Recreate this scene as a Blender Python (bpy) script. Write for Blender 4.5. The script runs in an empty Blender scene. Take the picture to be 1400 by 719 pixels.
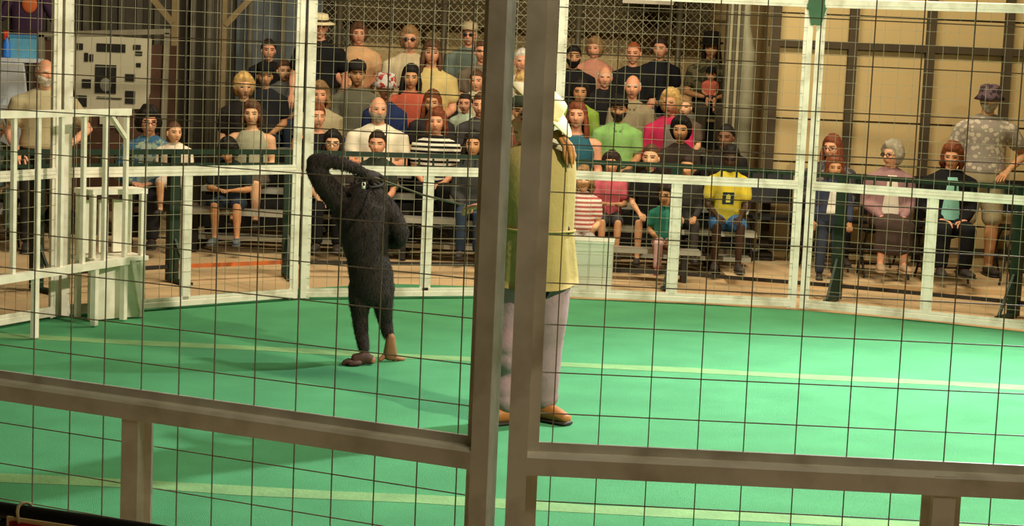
import bpy, math, random
import numpy as np
from mathutils import Vector, Matrix, noise as mnoise
random.seed(7); RNG = np.random.RandomState(7)
scene = bpy.context.scene
C = scene.collection
PI = math.pi

# ------------------------------------------------------------------ camera
F_PX, PITCH, ROLL, HC = 2443.56, .115, .043, 1.888
cam_d = bpy.data.cameras.new('camera'); cam = bpy.data.objects.new('camera', cam_d); C.objects.link(cam)
cam_d.sensor_width = 36; cam_d.lens = F_PX / 1400 * 36; cam_d.clip_end = 200
_fw = Vector((0, math.cos(PITCH), -math.sin(PITCH))); _up = Vector((0, math.sin(PITCH), math.cos(PITCH))); _rt = Vector((1, 0, 0))
_er = math.cos(ROLL) * _rt + math.sin(ROLL) * _up; _eu = -math.sin(ROLL) * _rt + math.cos(ROLL) * _up
M = Matrix((_er, _eu, -_fw)).transposed().to_4x4(); M.translation = (0, 0, HC)
cam.matrix_world = M
scene.camera = cam

# ------------------------------------------------------------------ light
scene.view_settings.view_transform = 'Standard'; scene.view_settings.look = 'None'
scene.view_settings.gamma = 1; scene.view_settings.use_curve_mapping = False
scene.view_settings.exposure = 0.0
world = bpy.data.worlds.new('hall_air'); scene.world = world; world.use_nodes = True
world.node_tree.nodes['Background'].inputs[0].default_value = (1, .86, .62, 1)
world.node_tree.nodes['Background'].inputs[1].default_value = 0.0

def spot(name, loc, target, energy, size_deg, blend, color, radius=.12):
    l = bpy.data.lights.new(name, 'SPOT'); l.energy = energy; l.spot_size = math.radians(size_deg)
    l.spot_blend = blend; l.color = color; l.shadow_soft_size = radius
    o = bpy.data.objects.new(name, l); C.objects.link(o); o.location = loc
    o.rotation_euler = (Vector(target) - Vector(loc)).to_track_quat('-Z', 'Y').to_euler()
    return o
def area(name, loc, target, energy, sx, sy, color):
    l = bpy.data.lights.new(name, 'AREA'); l.energy = energy; l.shape = 'RECTANGLE'; l.size = sx; l.size_y = sy; l.color = color
    o = bpy.data.objects.new(name, l); C.objects.link(o); o.location = loc
    o.rotation_euler = (Vector(target) - Vector(loc)).to_track_quat('-Z', 'Y').to_euler()
    return o
WARM = (1, .88, .66)
# all lamps hang above the frame: two ring spots (their shadows lie on the carpet) and the hall's ceiling lamps
spot('ring_spot_far_offscreen', (4.45, 12.7, 4.75), (2.9, 8.6, 0), 4300, 98, 1.0, (.98, 1, 1))
spot('ring_spot_near_offscreen', (4.45, 5.3, 4.6), (-1.2, 12.0, .5), 2500, 88, .7, (1, .89, .68))
area('hall_lamp_stands_offscreen', (-.7, 12.7, 6.2), (-.7, 17.2, 1.1), 365, 3.4, .3, WARM)
area('hall_lamp_right_offscreen', (3.4, 13.8, 6.2), (3.5, 16.0, .2), 220, 2.0, .3, (1, .84, .58))
area('hall_lamp_entrance_offscreen', (1.0, 2.2, 6.2), (-.1, 4.3, .9), 62, 1.6, .3, (1, .88, .64))

# ------------------------------------------------------------------ pixel helpers (photo frame 1400 x 719)
def ray(px, py):
    X = px - 700; Y = py - 359.5; c, s = math.cos(ROLL), math.sin(ROLL)
    a = (c * X + s * Y) / F_PX; b = -(-s * X + c * Y) / F_PX
    return np.array([a, math.cos(PITCH) + b * math.sin(PITCH), -math.sin(PITCH) + b * math.cos(PITCH)])
def ground(px, py, z=0.0):
    d = ray(px, py); t = (z - HC) / d[2]; return np.array([d[0] * t, d[1] * t, z])
def at(px, py, Y):
    d = ray(px, py); t = Y / d[1]; return np.array([d[0] * t, Y, HC + d[2] * t])

# ------------------------------------------------------------------ materials
def lin(c):
    return tuple(((v / 255) / 12.92 if v / 255 <= .04045 else ((v / 255 + .055) / 1.055) ** 2.4) for v in c)
_mats = {}
def mat(name, col, rough=.8, var=.15, scale=8, bump=0., metal=0., pattern=None, col2=None, spec=.3, bscale=None):
    key = (name, tuple(col), rough, var, scale, bump, metal, pattern, col2)
    if key in _mats: return _mats[key]
    m = bpy.data.materials.new(name); m.use_nodes = True
    nt = m.node_tree; b = nt.nodes['Principled BSDF']
    b.inputs['Roughness'].default_value = rough; b.inputs['Metallic'].default_value = metal
    b.inputs['Specular IOR Level'].default_value = spec
    c = lin(col); tc = nt.nodes.new('ShaderNodeTexCoord')
    nz = nt.nodes.new('ShaderNodeTexNoise'); nz.inputs['Scale'].default_value = scale; nz.inputs['Detail'].default_value = 4
    nt.links.new(tc.outputs['Object'], nz.inputs['Vector'])
    rp = nt.nodes.new('ShaderNodeValToRGB')
    rp.color_ramp.elements[0].position = .3; rp.color_ramp.elements[1].position = .7
    rp.color_ramp.elements[0].color = tuple(v * (1 - var) for v in c) + (1,)
    rp.color_ramp.elements[1].color = tuple(min(1, v * (1 + var)) for v in c) + (1,)
    nt.links.new(nz.outputs['Fac'], rp.inputs['Fac'])
    out = rp.outputs['Color']
    if pattern:
        mx = nt.nodes.new('ShaderNodeMix'); mx.data_type = 'RGBA'
        c2 = lin(col2); mx.inputs['B'].default_value = c2 + (1,)
        nt.links.new(out, mx.inputs['A'])
        th = nt.nodes.new('ShaderNodeMath'); th.operation = 'GREATER_THAN'; th.inputs[1].default_value = .5
        if pattern in ('hstripes', 'vstripes'):
            w = nt.nodes.new('ShaderNodeTexWave'); w.bands_direction = 'Z' if pattern == 'hstripes' else 'X'
            w.inputs['Scale'].default_value = 6.0; nt.links.new(tc.outputs['Object'], w.inputs['Vector'])
            nt.links.new(w.outputs['Fac'], th.inputs[0])
        elif pattern == 'plaid':
            w = nt.nodes.new('ShaderNodeTexVoronoi'); w.inputs['Scale'].default_value = 22
            nt.links.new(tc.outputs['Object'], w.inputs['Vector']); nt.links.new(w.outputs['Distance'], th.inputs[0]); th.inputs[1].default_value = .42
        else:  # patches: camo, floral, stains
            w = nt.nodes.new('ShaderNodeTexNoise'); w.inputs['Scale'].default_value = {'camo': 14, 'floral': 20, 'stain': 7}[pattern]; w.inputs['Detail'].default_value = 5
            nt.links.new(tc.outputs['Object'], w.inputs['Vector']); nt.links.new(w.outputs['Fac'], th.inputs[0])
            th.inputs[1].default_value = {'camo': .5, 'floral': .54, 'stain': .585}[pattern]
        if pattern == 'stain':
            mr = nt.nodes.new('ShaderNodeMapRange'); mr.inputs['From Min'].default_value = .45; mr.inputs['From Max'].default_value = .75; mr.inputs['To Max'].default_value = .8
            w.inputs['Detail'].default_value = 8; nt.links.new(w.outputs['Fac'], mr.inputs['Value']); nt.links.new(mr.outputs[0], mx.inputs['Factor'])
        else: nt.links.new(th.outputs[0], mx.inputs['Factor'])
        out = mx.outputs['Result']
    nt.links.new(out, b.inputs['Base Color'])
    if bump:
        n2 = nt.nodes.new('ShaderNodeTexNoise'); n2.inputs['Scale'].default_value = bscale or scale * 6; n2.inputs['Detail'].default_value = 3
        nt.links.new(tc.outputs['Object'], n2.inputs['Vector'])
        bp = nt.nodes.new('ShaderNodeBump'); bp.inputs['Strength'].default_value = bump; bp.inputs['Distance'].default_value = .02
        nt.links.new(n2.outputs['Fac'], bp.inputs['Height']); nt.links.new(bp.outputs['Normal'], b.inputs['Normal'])
    _mats[key] = m
    return m
def cloth(col, pattern=None, col2=None):
    g = .3 * col[0] + .59 * col[1] + .11 * col[2]; col = tuple(int((v * .84 + g * .16) * .97) for v in col)
    return mat('cloth', col, .9, .12, 10, .12, 0, pattern, col2, .15)
def skin_m(col): return mat('skin', col, .55, .08, 12, 0, 0, None, None, .35)

# ------------------------------------------------------------------ mesh builder
class MB:
    def __init__(s): s.v = []; s.f = []; s.m = []
    def add(s, V, Fc, mi=0):
        o = len(s.v); s.v.extend([tuple(map(float, p)) for p in V])
        for q in Fc: s.f.append(tuple(i + o for i in q)); s.m.append(mi)
    def arr(s, V, Fc, Mi):
        o = len(s.v); s.v.extend([tuple(p) for p in V]); s.f.extend([tuple(i + o for i in q) for q in Fc]); s.m.extend(Mi)
    def box(s, c, d, R=None, mi=0, taper=1.0):
        c = np.array(c, float); h = np.array(d, float) / 2; P = []
        for z in (-1, 1):
            k = taper if z > 0 else 1.0
            for x, y in ((-1, -1), (1, -1), (1, 1), (-1, 1)):
                p = np.array([x * h[0] * k, y * h[1] * k, z * h[2]])
                if R is not None: p = R @ p
                P.append(c + p)
        s.add(P, [(3, 2, 1, 0), (4, 5, 6, 7), (0, 1, 5, 4), (1, 2, 6, 5), (2, 3, 7, 6), (3, 0, 4, 7)], mi)
    def bar(s, a, b, w, h, up=(0, 0, 1), mi=0):
        a = np.array(a, float); b = np.array(b, float); d = b - a; L = np.linalg.norm(d); d /= L
        u = np.array(up, float)
        if abs(d @ u) > .98: u = np.array([0, 1., 0])
        sx = np.cross(d, u); sx /= np.linalg.norm(sx); uz = np.cross(sx, d)
        R = np.stack([sx, d, uz], 1); s.box((a + b) / 2, (w, L, h), R, mi)
    def tube(s, pts, rad, n=10, mi=0, up=None, cap=True):
        P = [np.array(p, float) for p in pts]; k = len(P)
        rad = [(r, r) if np.isscalar(r) else r for r in rad]
        V = []; Fc = []; prev = None; rings = []
        for i in range(k):
            t = P[min(i + 1, k - 1)] - P[max(i - 1, 0)]; t /= (np.linalg.norm(t) + 1e-9)
            if prev is None:
                u = np.array(up if up is not None else (1., 0, 0), float)
                if abs(u @ t) > .95: u = np.array([0, 1., 0])
            else: u = prev
            u = u - t * (u @ t); u /= (np.linalg.norm(u) + 1e-9); prev = u; w = np.cross(t, u)
            rings.append((P[i], u, w, rad[i], t))
        if cap:
            p, u, w, r, t = rings[0]; m_ = min(r)
            rings = [(p - t * m_ * .75, u, w, (r[0] * .45, r[1] * .45), t), (p - t * m_ * .4, u, w, (r[0] * .82, r[1] * .82), t)] + rings
            p, u, w, r, t = rings[-1]; m_ = min(r)
            rings = rings + [(p + t * m_ * .4, u, w, (r[0] * .82, r[1] * .82), t), (p + t * m_ * .75, u, w, (r[0] * .45, r[1] * .45), t)]
        for p, u, w, r, t in rings:
            for j in range(n):
                a = 2 * PI * j / n; V.append(p + u * r[0] * math.cos(a) + w * r[1] * math.sin(a))
        for i in range(len(rings) - 1):
            for j in range(n):
                a = i * n + j; b = i * n + (j + 1) % n; Fc.append((a, b, b + n, a + n))
        Fc.append(tuple(reversed(range(n)))); o = (len(rings) - 1) * n; Fc.append(tuple(range(o, o + n)))
        s.add(V, Fc, mi)
    def ball(s, c, r, n=14, m=9, R=None, mi=0):
        r = (r, r, r) if np.isscalar(r) else r; V = []; Fc = []; c = np.array(c, float)
        for i in range(m + 1):
            th = PI * (i + .02) / (m + .04)
            for j in range(n):
                a = 2 * PI * j / n
                p = np.array([r[0] * math.sin(th) * math.cos(a), r[1] * math.sin(th) * math.sin(a), r[2] * math.cos(th)])
                V.append(c + (R @ p if R is not None else p))
        for i in range(m):
            for j in range(n):
                a = i * n + j; b = i * n + (j + 1) % n; Fc.append((a, a + n, b + n, b))
        Fc.append(tuple(range(n))); Fc.append(tuple(reversed(range(m * n, m * n + n))))
        s.add(V, Fc, mi)
    def rail(s, xa, xb, yc, zc, w, h, ch=.008):
        w /= 2; h /= 2; pr = [(-w, -h), (w, -h), (w, h - ch), (w - ch, h), (-w + ch, h), (-w, h - ch)]; n = len(pr)
        s.add([(x, yc + y, zc + z) for x in (xa, xb) for y, z in pr], [tuple(reversed(range(n))), tuple(range(n, 2 * n))] + [(i, (i + 1) % n, (i + 1) % n + n, i + n) for i in range(n)])
    def lathe(s, prof, n=24, R=None, c=(0, 0, 0), mi=0, sx=1., sy=1., fn=None):
        V = []; Fc = []; c = np.array(c, float); k = len(prof)
        for r, z in prof:
            for j in range(n):
                a = 2 * PI * j / n; p = np.array([r * sx * math.cos(a), r * sy * math.sin(a), z])
                if fn: p = fn(p, a, r)
                V.append(c + (R @ p if R is not None else p))
        for i in range(k - 1):
            for j in range(n):
                a = i * n + j; b = i * n + (j + 1) % n; Fc.append((a, b, b + n, a + n))
        Fc.append(tuple(reversed(range(n)))); Fc.append(tuple(range((k - 1) * n, k * n)))
        s.add(V, Fc, mi)
    def prism(s, poly, z0, z1, mi=0):
        n = len(poly); V = [(x, y, z0) for x, y in poly] + [(x, y, z1) for x, y in poly]
        Fc = [tuple(reversed(range(n))), tuple(range(n, 2 * n))] + [(i, (i + 1) % n, (i + 1) % n + n, i + n) for i in range(n)]
        s.add(V, Fc, mi)
    def mesh(s, name, smooth=False):
        me = bpy.data.meshes.new(name); me.from_pydata(s.v, [], s.f)
        me.polygons.foreach_set('material_index', s.m)
        if smooth: me.polygons.foreach_set('use_smooth', [True] * len(s.f))
        me.update(); return me
    def build(s, name, mats, parent=None, smooth=False, loc=None, kind=None):
        me = s.mesh(name, smooth)
        for m in (mats if isinstance(mats, (list, tuple)) else [mats]): me.materials.append(m)
        o = bpy.data.objects.new(name, me); C.objects.link(o)
        if parent is not None: o.parent = parent
        if loc is not None: o.location = loc
        if kind: o['kind'] = kind
        return o
def Rz(a): c, s = math.cos(a), math.sin(a); return np.array([[c, -s, 0], [s, c, 0], [0, 0, 1.]])
def Rx(a): c, s = math.cos(a), math.sin(a); return np.array([[1., 0, 0], [0, c, -s], [0, s, c]])
def Ry(a): c, s = math.cos(a), math.sin(a); return np.array([[c, 0, s], [0, 1., 0], [-s, 0, c]])
def tag(o, label=None, cat=None, group=None, kind=None):
    if label: o['label'] = label
    if cat: o['category'] = cat
    if group: o['group'] = group
    if kind: o['kind'] = kind
    return o
def empty(name, loc=(0, 0, 0), rz=0):
    o = bpy.data.objects.new(name, None); C.objects.link(o); o.location = loc; o.rotation_euler = (0, 0, rz); o.empty_display_size = .1
    return o
def inst(me, name, parent, material=None, loc=None):
    o = bpy.data.objects.new(name, me); C.objects.link(o); o.parent = parent
    if loc is not None: o.location = loc
    if material is not None:
        o.material_slots[0].link = 'OBJECT'; o.material_slots[0].material = material
    return o
def copy_tree(o, parent=None):
    c = o.copy(); C.objects.link(c); c.parent = parent
    for ch in list(o.children): copy_tree(ch, c)
    return c
def remesh(mb, vox=.016, it=5, fac=.5):
    me = mb.mesh('tmp'); o = bpy.data.objects.new('tmp', me); C.objects.link(o)
    r = o.modifiers.new('r', 'REMESH'); r.mode = 'VOXEL'; r.voxel_size = vox
    if it: sm = o.modifiers.new('s', 'SMOOTH'); sm.factor = fac; sm.iterations = it
    dg = bpy.context.evaluated_depsgraph_get(); ev = o.evaluated_get(dg); m2 = ev.to_mesh()
    V = np.empty(len(m2.vertices) * 3); m2.vertices.foreach_get('co', V); V = V.reshape(-1, 3)
    Fc = [tuple(p.vertices) for p in m2.polygons]
    ev.to_mesh_clear(); bpy.data.objects.remove(o); bpy.data.meshes.remove(me)
    return V, Fc

# ------------------------------------------------------------------ shared materials
M_white = mat('chalky_white_paint', (244, 238, 220), .5, .05, 5, .05, 0, 'stain', (206, 198, 170))
M_cage = mat('worn_cream_steel_paint', (240, 233, 216), .5, .06, 4, .06, 0, 'stain', (176, 164, 136))
M_wire = mat('galvanised_wire', (158, 149, 122), .5, .1, 20)
M_carpet = mat('green_carpet', (82, 153, 106), .95, .10, 2.5, .5, 0, None, None, .1, 260)
M_seam = mat('carpet_seam_tape', (116, 158, 104), .9, .12, 7, .2)
M_conc = mat('dusty_concrete', (196, 166, 124), .9, .18, 1.4, .2)
M_greenmetal = mat('dark_green_paint', (30, 48, 33), .5, .15, 8)
M_black = mat('black_plastic', (22, 21, 20), .5, .1, 8)
M_dark = mat('dark_steel', (46, 42, 36), .6, .15, 6)
M_alu = mat('weathered_aluminium', (176, 172, 156), .45, .1, 6, 0, .5)
M_tan = mat('tan_wall_panel', (190, 164, 114), .85, .06, 1.2)
M_stud = mat('dark_stud', (70, 58, 40), .8, .15, 6)
M_lips = mat('lips', (150, 80, 66), .6, .05, 8)
M_eye = mat('eye', (38, 26, 20), .3, .05, 8)
M_orange = mat('orange_paint', (206, 104, 48), .6, .2, 6, 0, 0, 'stain', (112, 84, 60))

# ------------------------------------------------------------------ the setting
RC = np.array([1.131, 8.987]); RR = 5.136; RPH = -.169; RN = 16
def joint(k, R=RR):
    a = RPH + k * 2 * PI / RN; return np.array([RC[0] + R * math.sin(a), RC[1] + R * math.cos(a)])
b = MB(); b.box((0, 10, -.055), (24, 26, .1)); fl = b.build('floor', M_conc); tag(fl, kind='structure')
b = MB(); b.box((3.9, 16.5, .02), (4.0, 2.0, .05)); tag(b.build('floor_slab', M_conc), kind='structure')
WY = 17.5      # tan wall on the right
b = MB(); b.box((6.6, WY + .12, 2.7), (8.3, .1, 5.6)); wb = b.build('wall_back', mat('wall_backing', (120, 104, 74))); tag(wb, kind='structure')
studs = [at(x, 62, WY)[0] for x in (1060, 1166, 1273)]; dxs = studs[1] - studs[0]
studs = [studs[0] + dxs * i for i in range(0, 6)]
edges_z = [0.02, .42, .98, 1.40, 2.10, 2.42, 3.2]
for i in range(-1, 5):
    x0 = (studs[i] + .04) if i >= 0 else 2.47; x1 = studs[i + 1] - .04
    if x1 - x0 < .06: continue
    for z0, z1 in zip(edges_z[:-1], edges_z[1:]):
        b = MB(); b.box(((x0 + x1) / 2, WY + .05, (z0 + z1) / 2), (x1 - x0, .04, z1 - z0 - .018)); b.build('wall_panel', M_tan, wb)
for x in studs:
    b = MB(); b.box((x, WY + .01, 1.6), (.085, .09, 3.2)); b.build('stud', M_stud, wb)
b = MB(); b.box((5.2, WY + .0, 2.13), (5.6, .06, .07)); b.build('girt', M_stud, wb)
b = MB(); b.box((5.2, WY + .02, .18), (5.6, .05, .05)); b.build('girt', M_stud, wb)
# return wall, far wall behind the stands
b = MB(); b.box((2.52, 19.65, 2.7), (.1, 4.1, 5.6)); tag(b.build('wall_return', M_tan), kind='structure')
b = MB(); b.box((.2, 21.6, 2.7), (4.6, .1, 5.6)); wf = b.build('wall_far', M_tan); tag(wf, kind='structure')
M_leftwall = mat('dim_grey_siding', (74, 68, 56), .8, .2, 2)
b = MB(); b.box((-6.4, 21.3, 2.7), (8.9, .1, 5.6)); wl = b.build('wall_left_back', M_leftwall); tag(wl, kind='structure')
rib = None
for i in range(22):
    x = -6.6 + i * .21
    if rib is None:
        b = MB(); b.box((0, 0, 0), (.07, .06, 5.2)); rib = b.build('siding_rib', mat('siding_rib_paint', (92, 86, 70), .7), wl, loc=(x, 21.22, 2.6))
    else: inst(rib.data, 'siding_rib', wl, loc=(x, 21.22, 2.6))
b = MB(); b.box((-2.85, 21.18, 1.35), (1.0, .06, 2.7)); b.build('metal_door_sheet', mat('blue_grey_door', (92, 98, 100), .6), wl)
b = MB(); b.box((0, 10, 6.4), (24, 26, .1)); tag(b.build('ceiling', mat('ceiling_sheet', (150, 140, 118))), kind='structure')
b = MB(); b.box((-11, 10, 3.1), (.1, 26, 6.5)); tag(b.build('wall_left', M_leftwall), kind='structure')
b = MB(); b.box((11, 10, 3.1), (.1, 26, 6.5)); tag(b.build('wall_right', M_tan), kind='structure')

# carpet: three rolls and two taped seams
SEAM_A = lambda x: 11.02 - .05 * (x + 3.1) * .6 - .012 * max(0, x) ** 2 * .6
def clip(poly, y, keep_above):
    out = []
    for i in range(len(poly)):
        a, c = poly[i], poly[(i + 1) % len(poly)]
        ia = (a[1] >= y) == keep_above; ic = (c[1] >= y) == keep_above
        if ia: out.append(a)
        if ia != ic:
            t = (y - a[1]) / (c[1] - a[1]); out.append((a[0] + (c[0] - a[0]) * t, y))
    return out
poly = []
for k in range(0, 33):
    a = RPH + .1 + k * (2 * PI - 1.1) / 32; poly.append((RC[0] + 5.1 * math.sin(a), RC[1] + 5.1 * math.cos(a)))
poly += [(-2.95, 12.35), (-2.2, 13.52), (-1.0, 14.50), (.42, 14.62), (.45, 14.06)]
car = empty('carpet', (0, 0, 0)); tag(car, 'bright green carpet laid across the show ring floor', 'carpet')
Y1, Y2 = 7.38, 10.95
for lo, hi in ((None, Y1), (Y1, Y2), (Y2, None)):
    q = poly
    if lo is not None: q = clip(q, lo, True)
    if hi is not None: q = clip(q, hi, False)
    b = MB(); b.prism(q, -.006, .0); b.build('carpet_roll', M_carpet, car)
for y, w, xa, xb, sl in ((Y1, .15, -3.35, 5.6, -.04), (Y2, .17, -3.4, 5.7, -.045)):
    b = MB(); n = 24; V = []; 
    for i in range(n + 1):
        x = xa + (xb - xa) * i / n; yc = y + sl * (x - 1) + .012 * math.sin(i * 1.7)
        wa = w * (1 + .12 * math.sin(i * 2.3)); V += [(x, yc - wa / 2, .0015), (x, yc + wa / 2, .0015)]
    b.add(V, [(2 * i, 2 * i + 2, 2 * i + 3, 2 * i + 1) for i in range(n)]); b.build('seam_tape', M_seam, car)

# ------------------------------------------------------------------ ring cage panels
L = 2 * RR * math.sin(PI / RN); HP = 2.43
def make_panel(mats, wth=.0027):
    mf, mw = mats
    r = empty('cage_panel')
    b = MB()      # post : square tube and the flat bar the wires are welded to
    b.box((0, 0, HP / 2 + .005), (.044, .05, HP)); b.box((.034, .012, HP / 2), (.026, .008, HP))
    p = b.build('post', mf, r, loc=(.040, 0, .01)); 
    b = MB(); b.box((0, 0, HP / 2 + .005), (.044, .05, HP)); b.box((-.034, .012, HP / 2), (.026, .008, HP))
    b.build('post', mf, r, loc=(L - .040, 0, .01))
    b = MB(); b.box((0, 0, .5), (.05, .046, .97)); b.box((.034, .012, .5), (.02, .008, .95)); b.box((-.034, .012, .5), (.02, .008, .95))
    b.build('mid_post', mf, r, loc=(L / 2, 0, .01))
    x0, x1 = .062, L - .062
    for nm, z, h, fl in (('top_rail', HP - .02, .05, -1), ('middle_rail', .975, .048, 1), ('bottom_rail', .045, .045, 1)):
        b = MB(); b.rail(x0, x1, 0, z, .05, h); b.box((L / 2, .019, z + fl * (h / 2 + .010)), (x1 - x0, .008, .022)); b.build(nm, mf, r)
    b = MB(); w = wth
    nv = 17
    for i in range(1, nv + 1):
        x = L * i / (nv + 1) + .004 * math.sin(i * 2.1); b.bar((x, .02, .05), (x + .006 * math.sin(i), .02, HP - .02), w, w)
    nh = 22
    for i in range(1, nh + 1):
        z = .06 + (HP - .08) * i / (nh + 1) + .004 * math.sin(i * 3.3); b.bar((x0, .024, z), (x1, .024, z + .004 * math.sin(i * 1.3)), w, w)
    b.build('wire_mesh', mw, r, kind='stuff')
    return r
proto = make_panel((M_cage, M_wire))
# local +x runs from joint k to k+1 (clockwise seen from above), +y must face inward
PL = {13: 'cream cage panel with mesh behind the white balusters and step stand', 14: 'cream cage panel in front of the woman holding the baby',
      15: 'cream cage panel behind the standing chimpanzee', 0: 'cream cage panel behind the trainer and the white box', 1: 'cream cage panel in front of the seats by the tan wall',
      2: 'cream cage panel past the man in the bucket hat', 7: 'worn steel cage panel past the brightest side of the carpet', 10: 'worn steel cage panel past the black barrier with the sign', 12: 'cream cage panel past the far end of the balusters',
      9: 'worn steel cage panel with the sign barrier standing before it', 8: 'worn steel cage panel between the camera side and the trainer, no sign before it'}
first = True
front_proto = make_panel((M_cage, M_wire), .0025)
ff = True
for k in range(16):
    if k not in PL: continue
    A = joint(k); B = joint(k + 1)
    if k in (7, 8, 9, 10):
        o = front_proto if ff else copy_tree(front_proto); ff = False
    else:
        o = proto if first else copy_tree(proto); first = False
    # start at joint k+1 and go back to k so that local +y faces outward... wires on the inner side
    d = (B - A) / np.linalg.norm(B - A)
    o.location = (B[0], B[1], 0); o.rotation_euler = (0, 0, math.atan2(-d[1], -d[0]))
    tag(o, PL[k], 'cage panel', 'panels of the ring cage')
# green bracket on the far joint
J1 = joint(1)
r = empty('joint_bracket', (J1[0], J1[1], HP - .17), -.05); tag(r, 'green steel bracket clamped over the top of a double cage post', 'bracket')
b = MB(); b.add([(x, y, z) for y in (-.05, .05) for x, z in ((-.035, -.03), (.04, -.03), (.075, .10), (.06, .17), (-.06, .17), (-.07, .12))],
    [(5, 4, 3, 2, 1, 0), (6, 7, 8, 9, 10, 11)] + [(i, (i + 1) % 6, (i + 1) % 6 + 6, i + 6) for i in range(6)]); b.build('clamp_plate', mat('bracket_green', (52, 96, 62), .5), r)
for sx in (-1, 1):
    b = MB(); b.bar((sx * .05, 0, .16), (sx * .14, 0, .25), .05, .05); b.build('arm', mat('bracket_green', (52, 96, 62), .5), r)

# ------------------------------------------------------------------ baluster rail and step stand on the left
g0 = np.array([-3.42, 9.95]); g1 = np.array([-2.60, 11.98]); gd = (g1 - g0); gl = np.linalg.norm(gd); ga = math.atan2(gd[1], gd[0])
r = empty('baluster_rail', (g0[0], g0[1], 0), ga); tag(r, 'white steel rail with upright balusters beside the step stand', 'railing')
b = MB(); b.box((gl / 2, 0, 1.41), (gl, .04, .045)); b.build('top_rail', M_white, r)
b = MB(); b.box((gl / 2, 0, .41), (gl, .05, .05)); b.build('bottom_rail', M_white, r)
for i in range(10):
    x = .03 + (gl - .06) * i / 9; z0 = .41
    b = MB(); b.box((0, 0, (1.41 + z0) / 2), (.03, .026, 1.41 - z0)); b.build('baluster', M_white, r, loc=(x, 0, 0))
for x, z0 in ((.06, .01), (1.2, .01), (gl - .36, .01), (gl - .03, .01)):
    b = MB(); b.box((0, 0, .21), (.038, .036, .40)); b.build('leg', M_white, r, loc=(x, 0, 0))
b = MB(); b.bar((gl - .22, 0, 1.40), (gl - .02, 0, 1.22), .025, .025); b.build('corner_brace', M_white, r)
J14, J15 = joint(14), joint(15); pd = (J15 - J14) / np.linalg.norm(J15 - J14); pn = np.array([pd[1], -pd[0]])
so = J14 + pd * .10 + pn * .05
r = empty('step_stand', (so[0], so[1], 0), math.atan2(pd[1], pd[0])); tag(r, 'white boarded step stand with slatted upper frame by the balusters', 'step stand')
w_, dp = .42, .20      # local +x along the panel, local -y into the ring
b = MB(); b.box((w_ / 2, -.01, .20), (w_ - .06, .03, .38)); b.build('front_board', M_white, r, loc=(0, -dp + .03, .0))
for x in (.10, .21, .32):
    b = MB(); b.box((x, 0, .62), (.07, .02, .36)); b.build('back_board', M_white, r)
b = MB(); b.box((w_ / 2, -dp / 2, .415), (w_ + .03, dp + .05, .03)); b.build('lower_step', M_white, r)
b = MB(); b.box((w_ / 2, -dp / 2, .87), (w_ + .03, dp, .035)); b.build('upper_step', M_white, r)
for x in (.02, w_ - .02):
    for y in (-.01, -dp + .01):
        b = MB(); b.box((x, y, .435), (.035, .035, .85)); b.build('leg', M_white, r)
b = MB(); b.bar((w_ - .03, -dp - .01, .06), (w_ - .10, -dp - .01, .40), .03, .025, (0, 1, 0)); b.build('brace', M_white, r)

# white box outside the ring
bx = at(803, 370, 14.42)
r = empty('white_box', (at(800, 400, 14.42)[0], 14.42, 0), -.08); tag(r, 'plain pale white box on the floor behind the cage beside the trainer', 'box')
b = MB(); b.box((0, 0, .215), (.42, .36, .43)); b.build('body', mat('pale_box_paint', (222, 228, 206), .6, .04, 4), r)
b = MB(); b.box((0, 0, .438), (.44, .38, .022)); b.build('lid', mat('pale_box_paint', (222, 228, 206), .6, .04, 4), r)

# ------------------------------------------------------------------ green crowd barrier round the ring
BP = [(-4.6, 12.2), (-3.55, 13.25), (-2.69, 14.05), (-1.86, 14.68), (-.23, 15.10), (1.36, 15.08), (2.69, 14.68), (4.0, 14.1), (5.2, 13.2)]
blab = ['dark green crowd barrier section by the old man in beige', 'dark green crowd barrier section beside the step stand', 'dark green crowd barrier section with orange floor bar',
        'dark green crowd barrier section before the man in white polo', 'dark green crowd barrier section behind the trainer', 'dark green crowd barrier section before the yellow shirt',
        'dark green crowd barrier section before the woman in mauve', 'dark green crowd barrier section before the black jacket']
for i in range(len(BP) - 1):
    A = np.array(BP[i]); B = np.array(BP[i + 1]); d = B - A; l = np.linalg.norm(d)
    r = empty('crowd_barrier', (A[0], A[1], 0), math.atan2(d[1], d[0])); tag(r, blab[i], 'barrier', 'green crowd barriers around the ring')
    b = MB(); b.box((.0, 0, .51), (.085, .07, 1.0)); b.build('post', M_greenmetal, r)
    b = MB(); b.box((0, -.14, .02), (.06, .34, .02)); b.bar((0, -.30, .03), (0, -.04, .34), .02, .025); b.build('foot', M_greenmetal, r)
    b = MB(); b.box((l / 2, 0, 1.03), (l - .01, .045, .04)); b.build('top_rail', M_greenmetal, r)
    b = MB(); b.box((l / 2, 0, .93), (l - .09, .03, .025)); b.build('upper_rail', M_greenmetal, r)
    b = MB(); b.box((l / 2, 0, .12), (l - .09, .03, .03)); b.build('floor_bar', M_orange if i == 2 else M_dark, r)
    n = int(l / .12)
    for j in range(1, n):
        b = MB(); b.box((l * j / n, 0, .98), (.016, .016, .075)); b.build('spindle', M_greenmetal, r)

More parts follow.
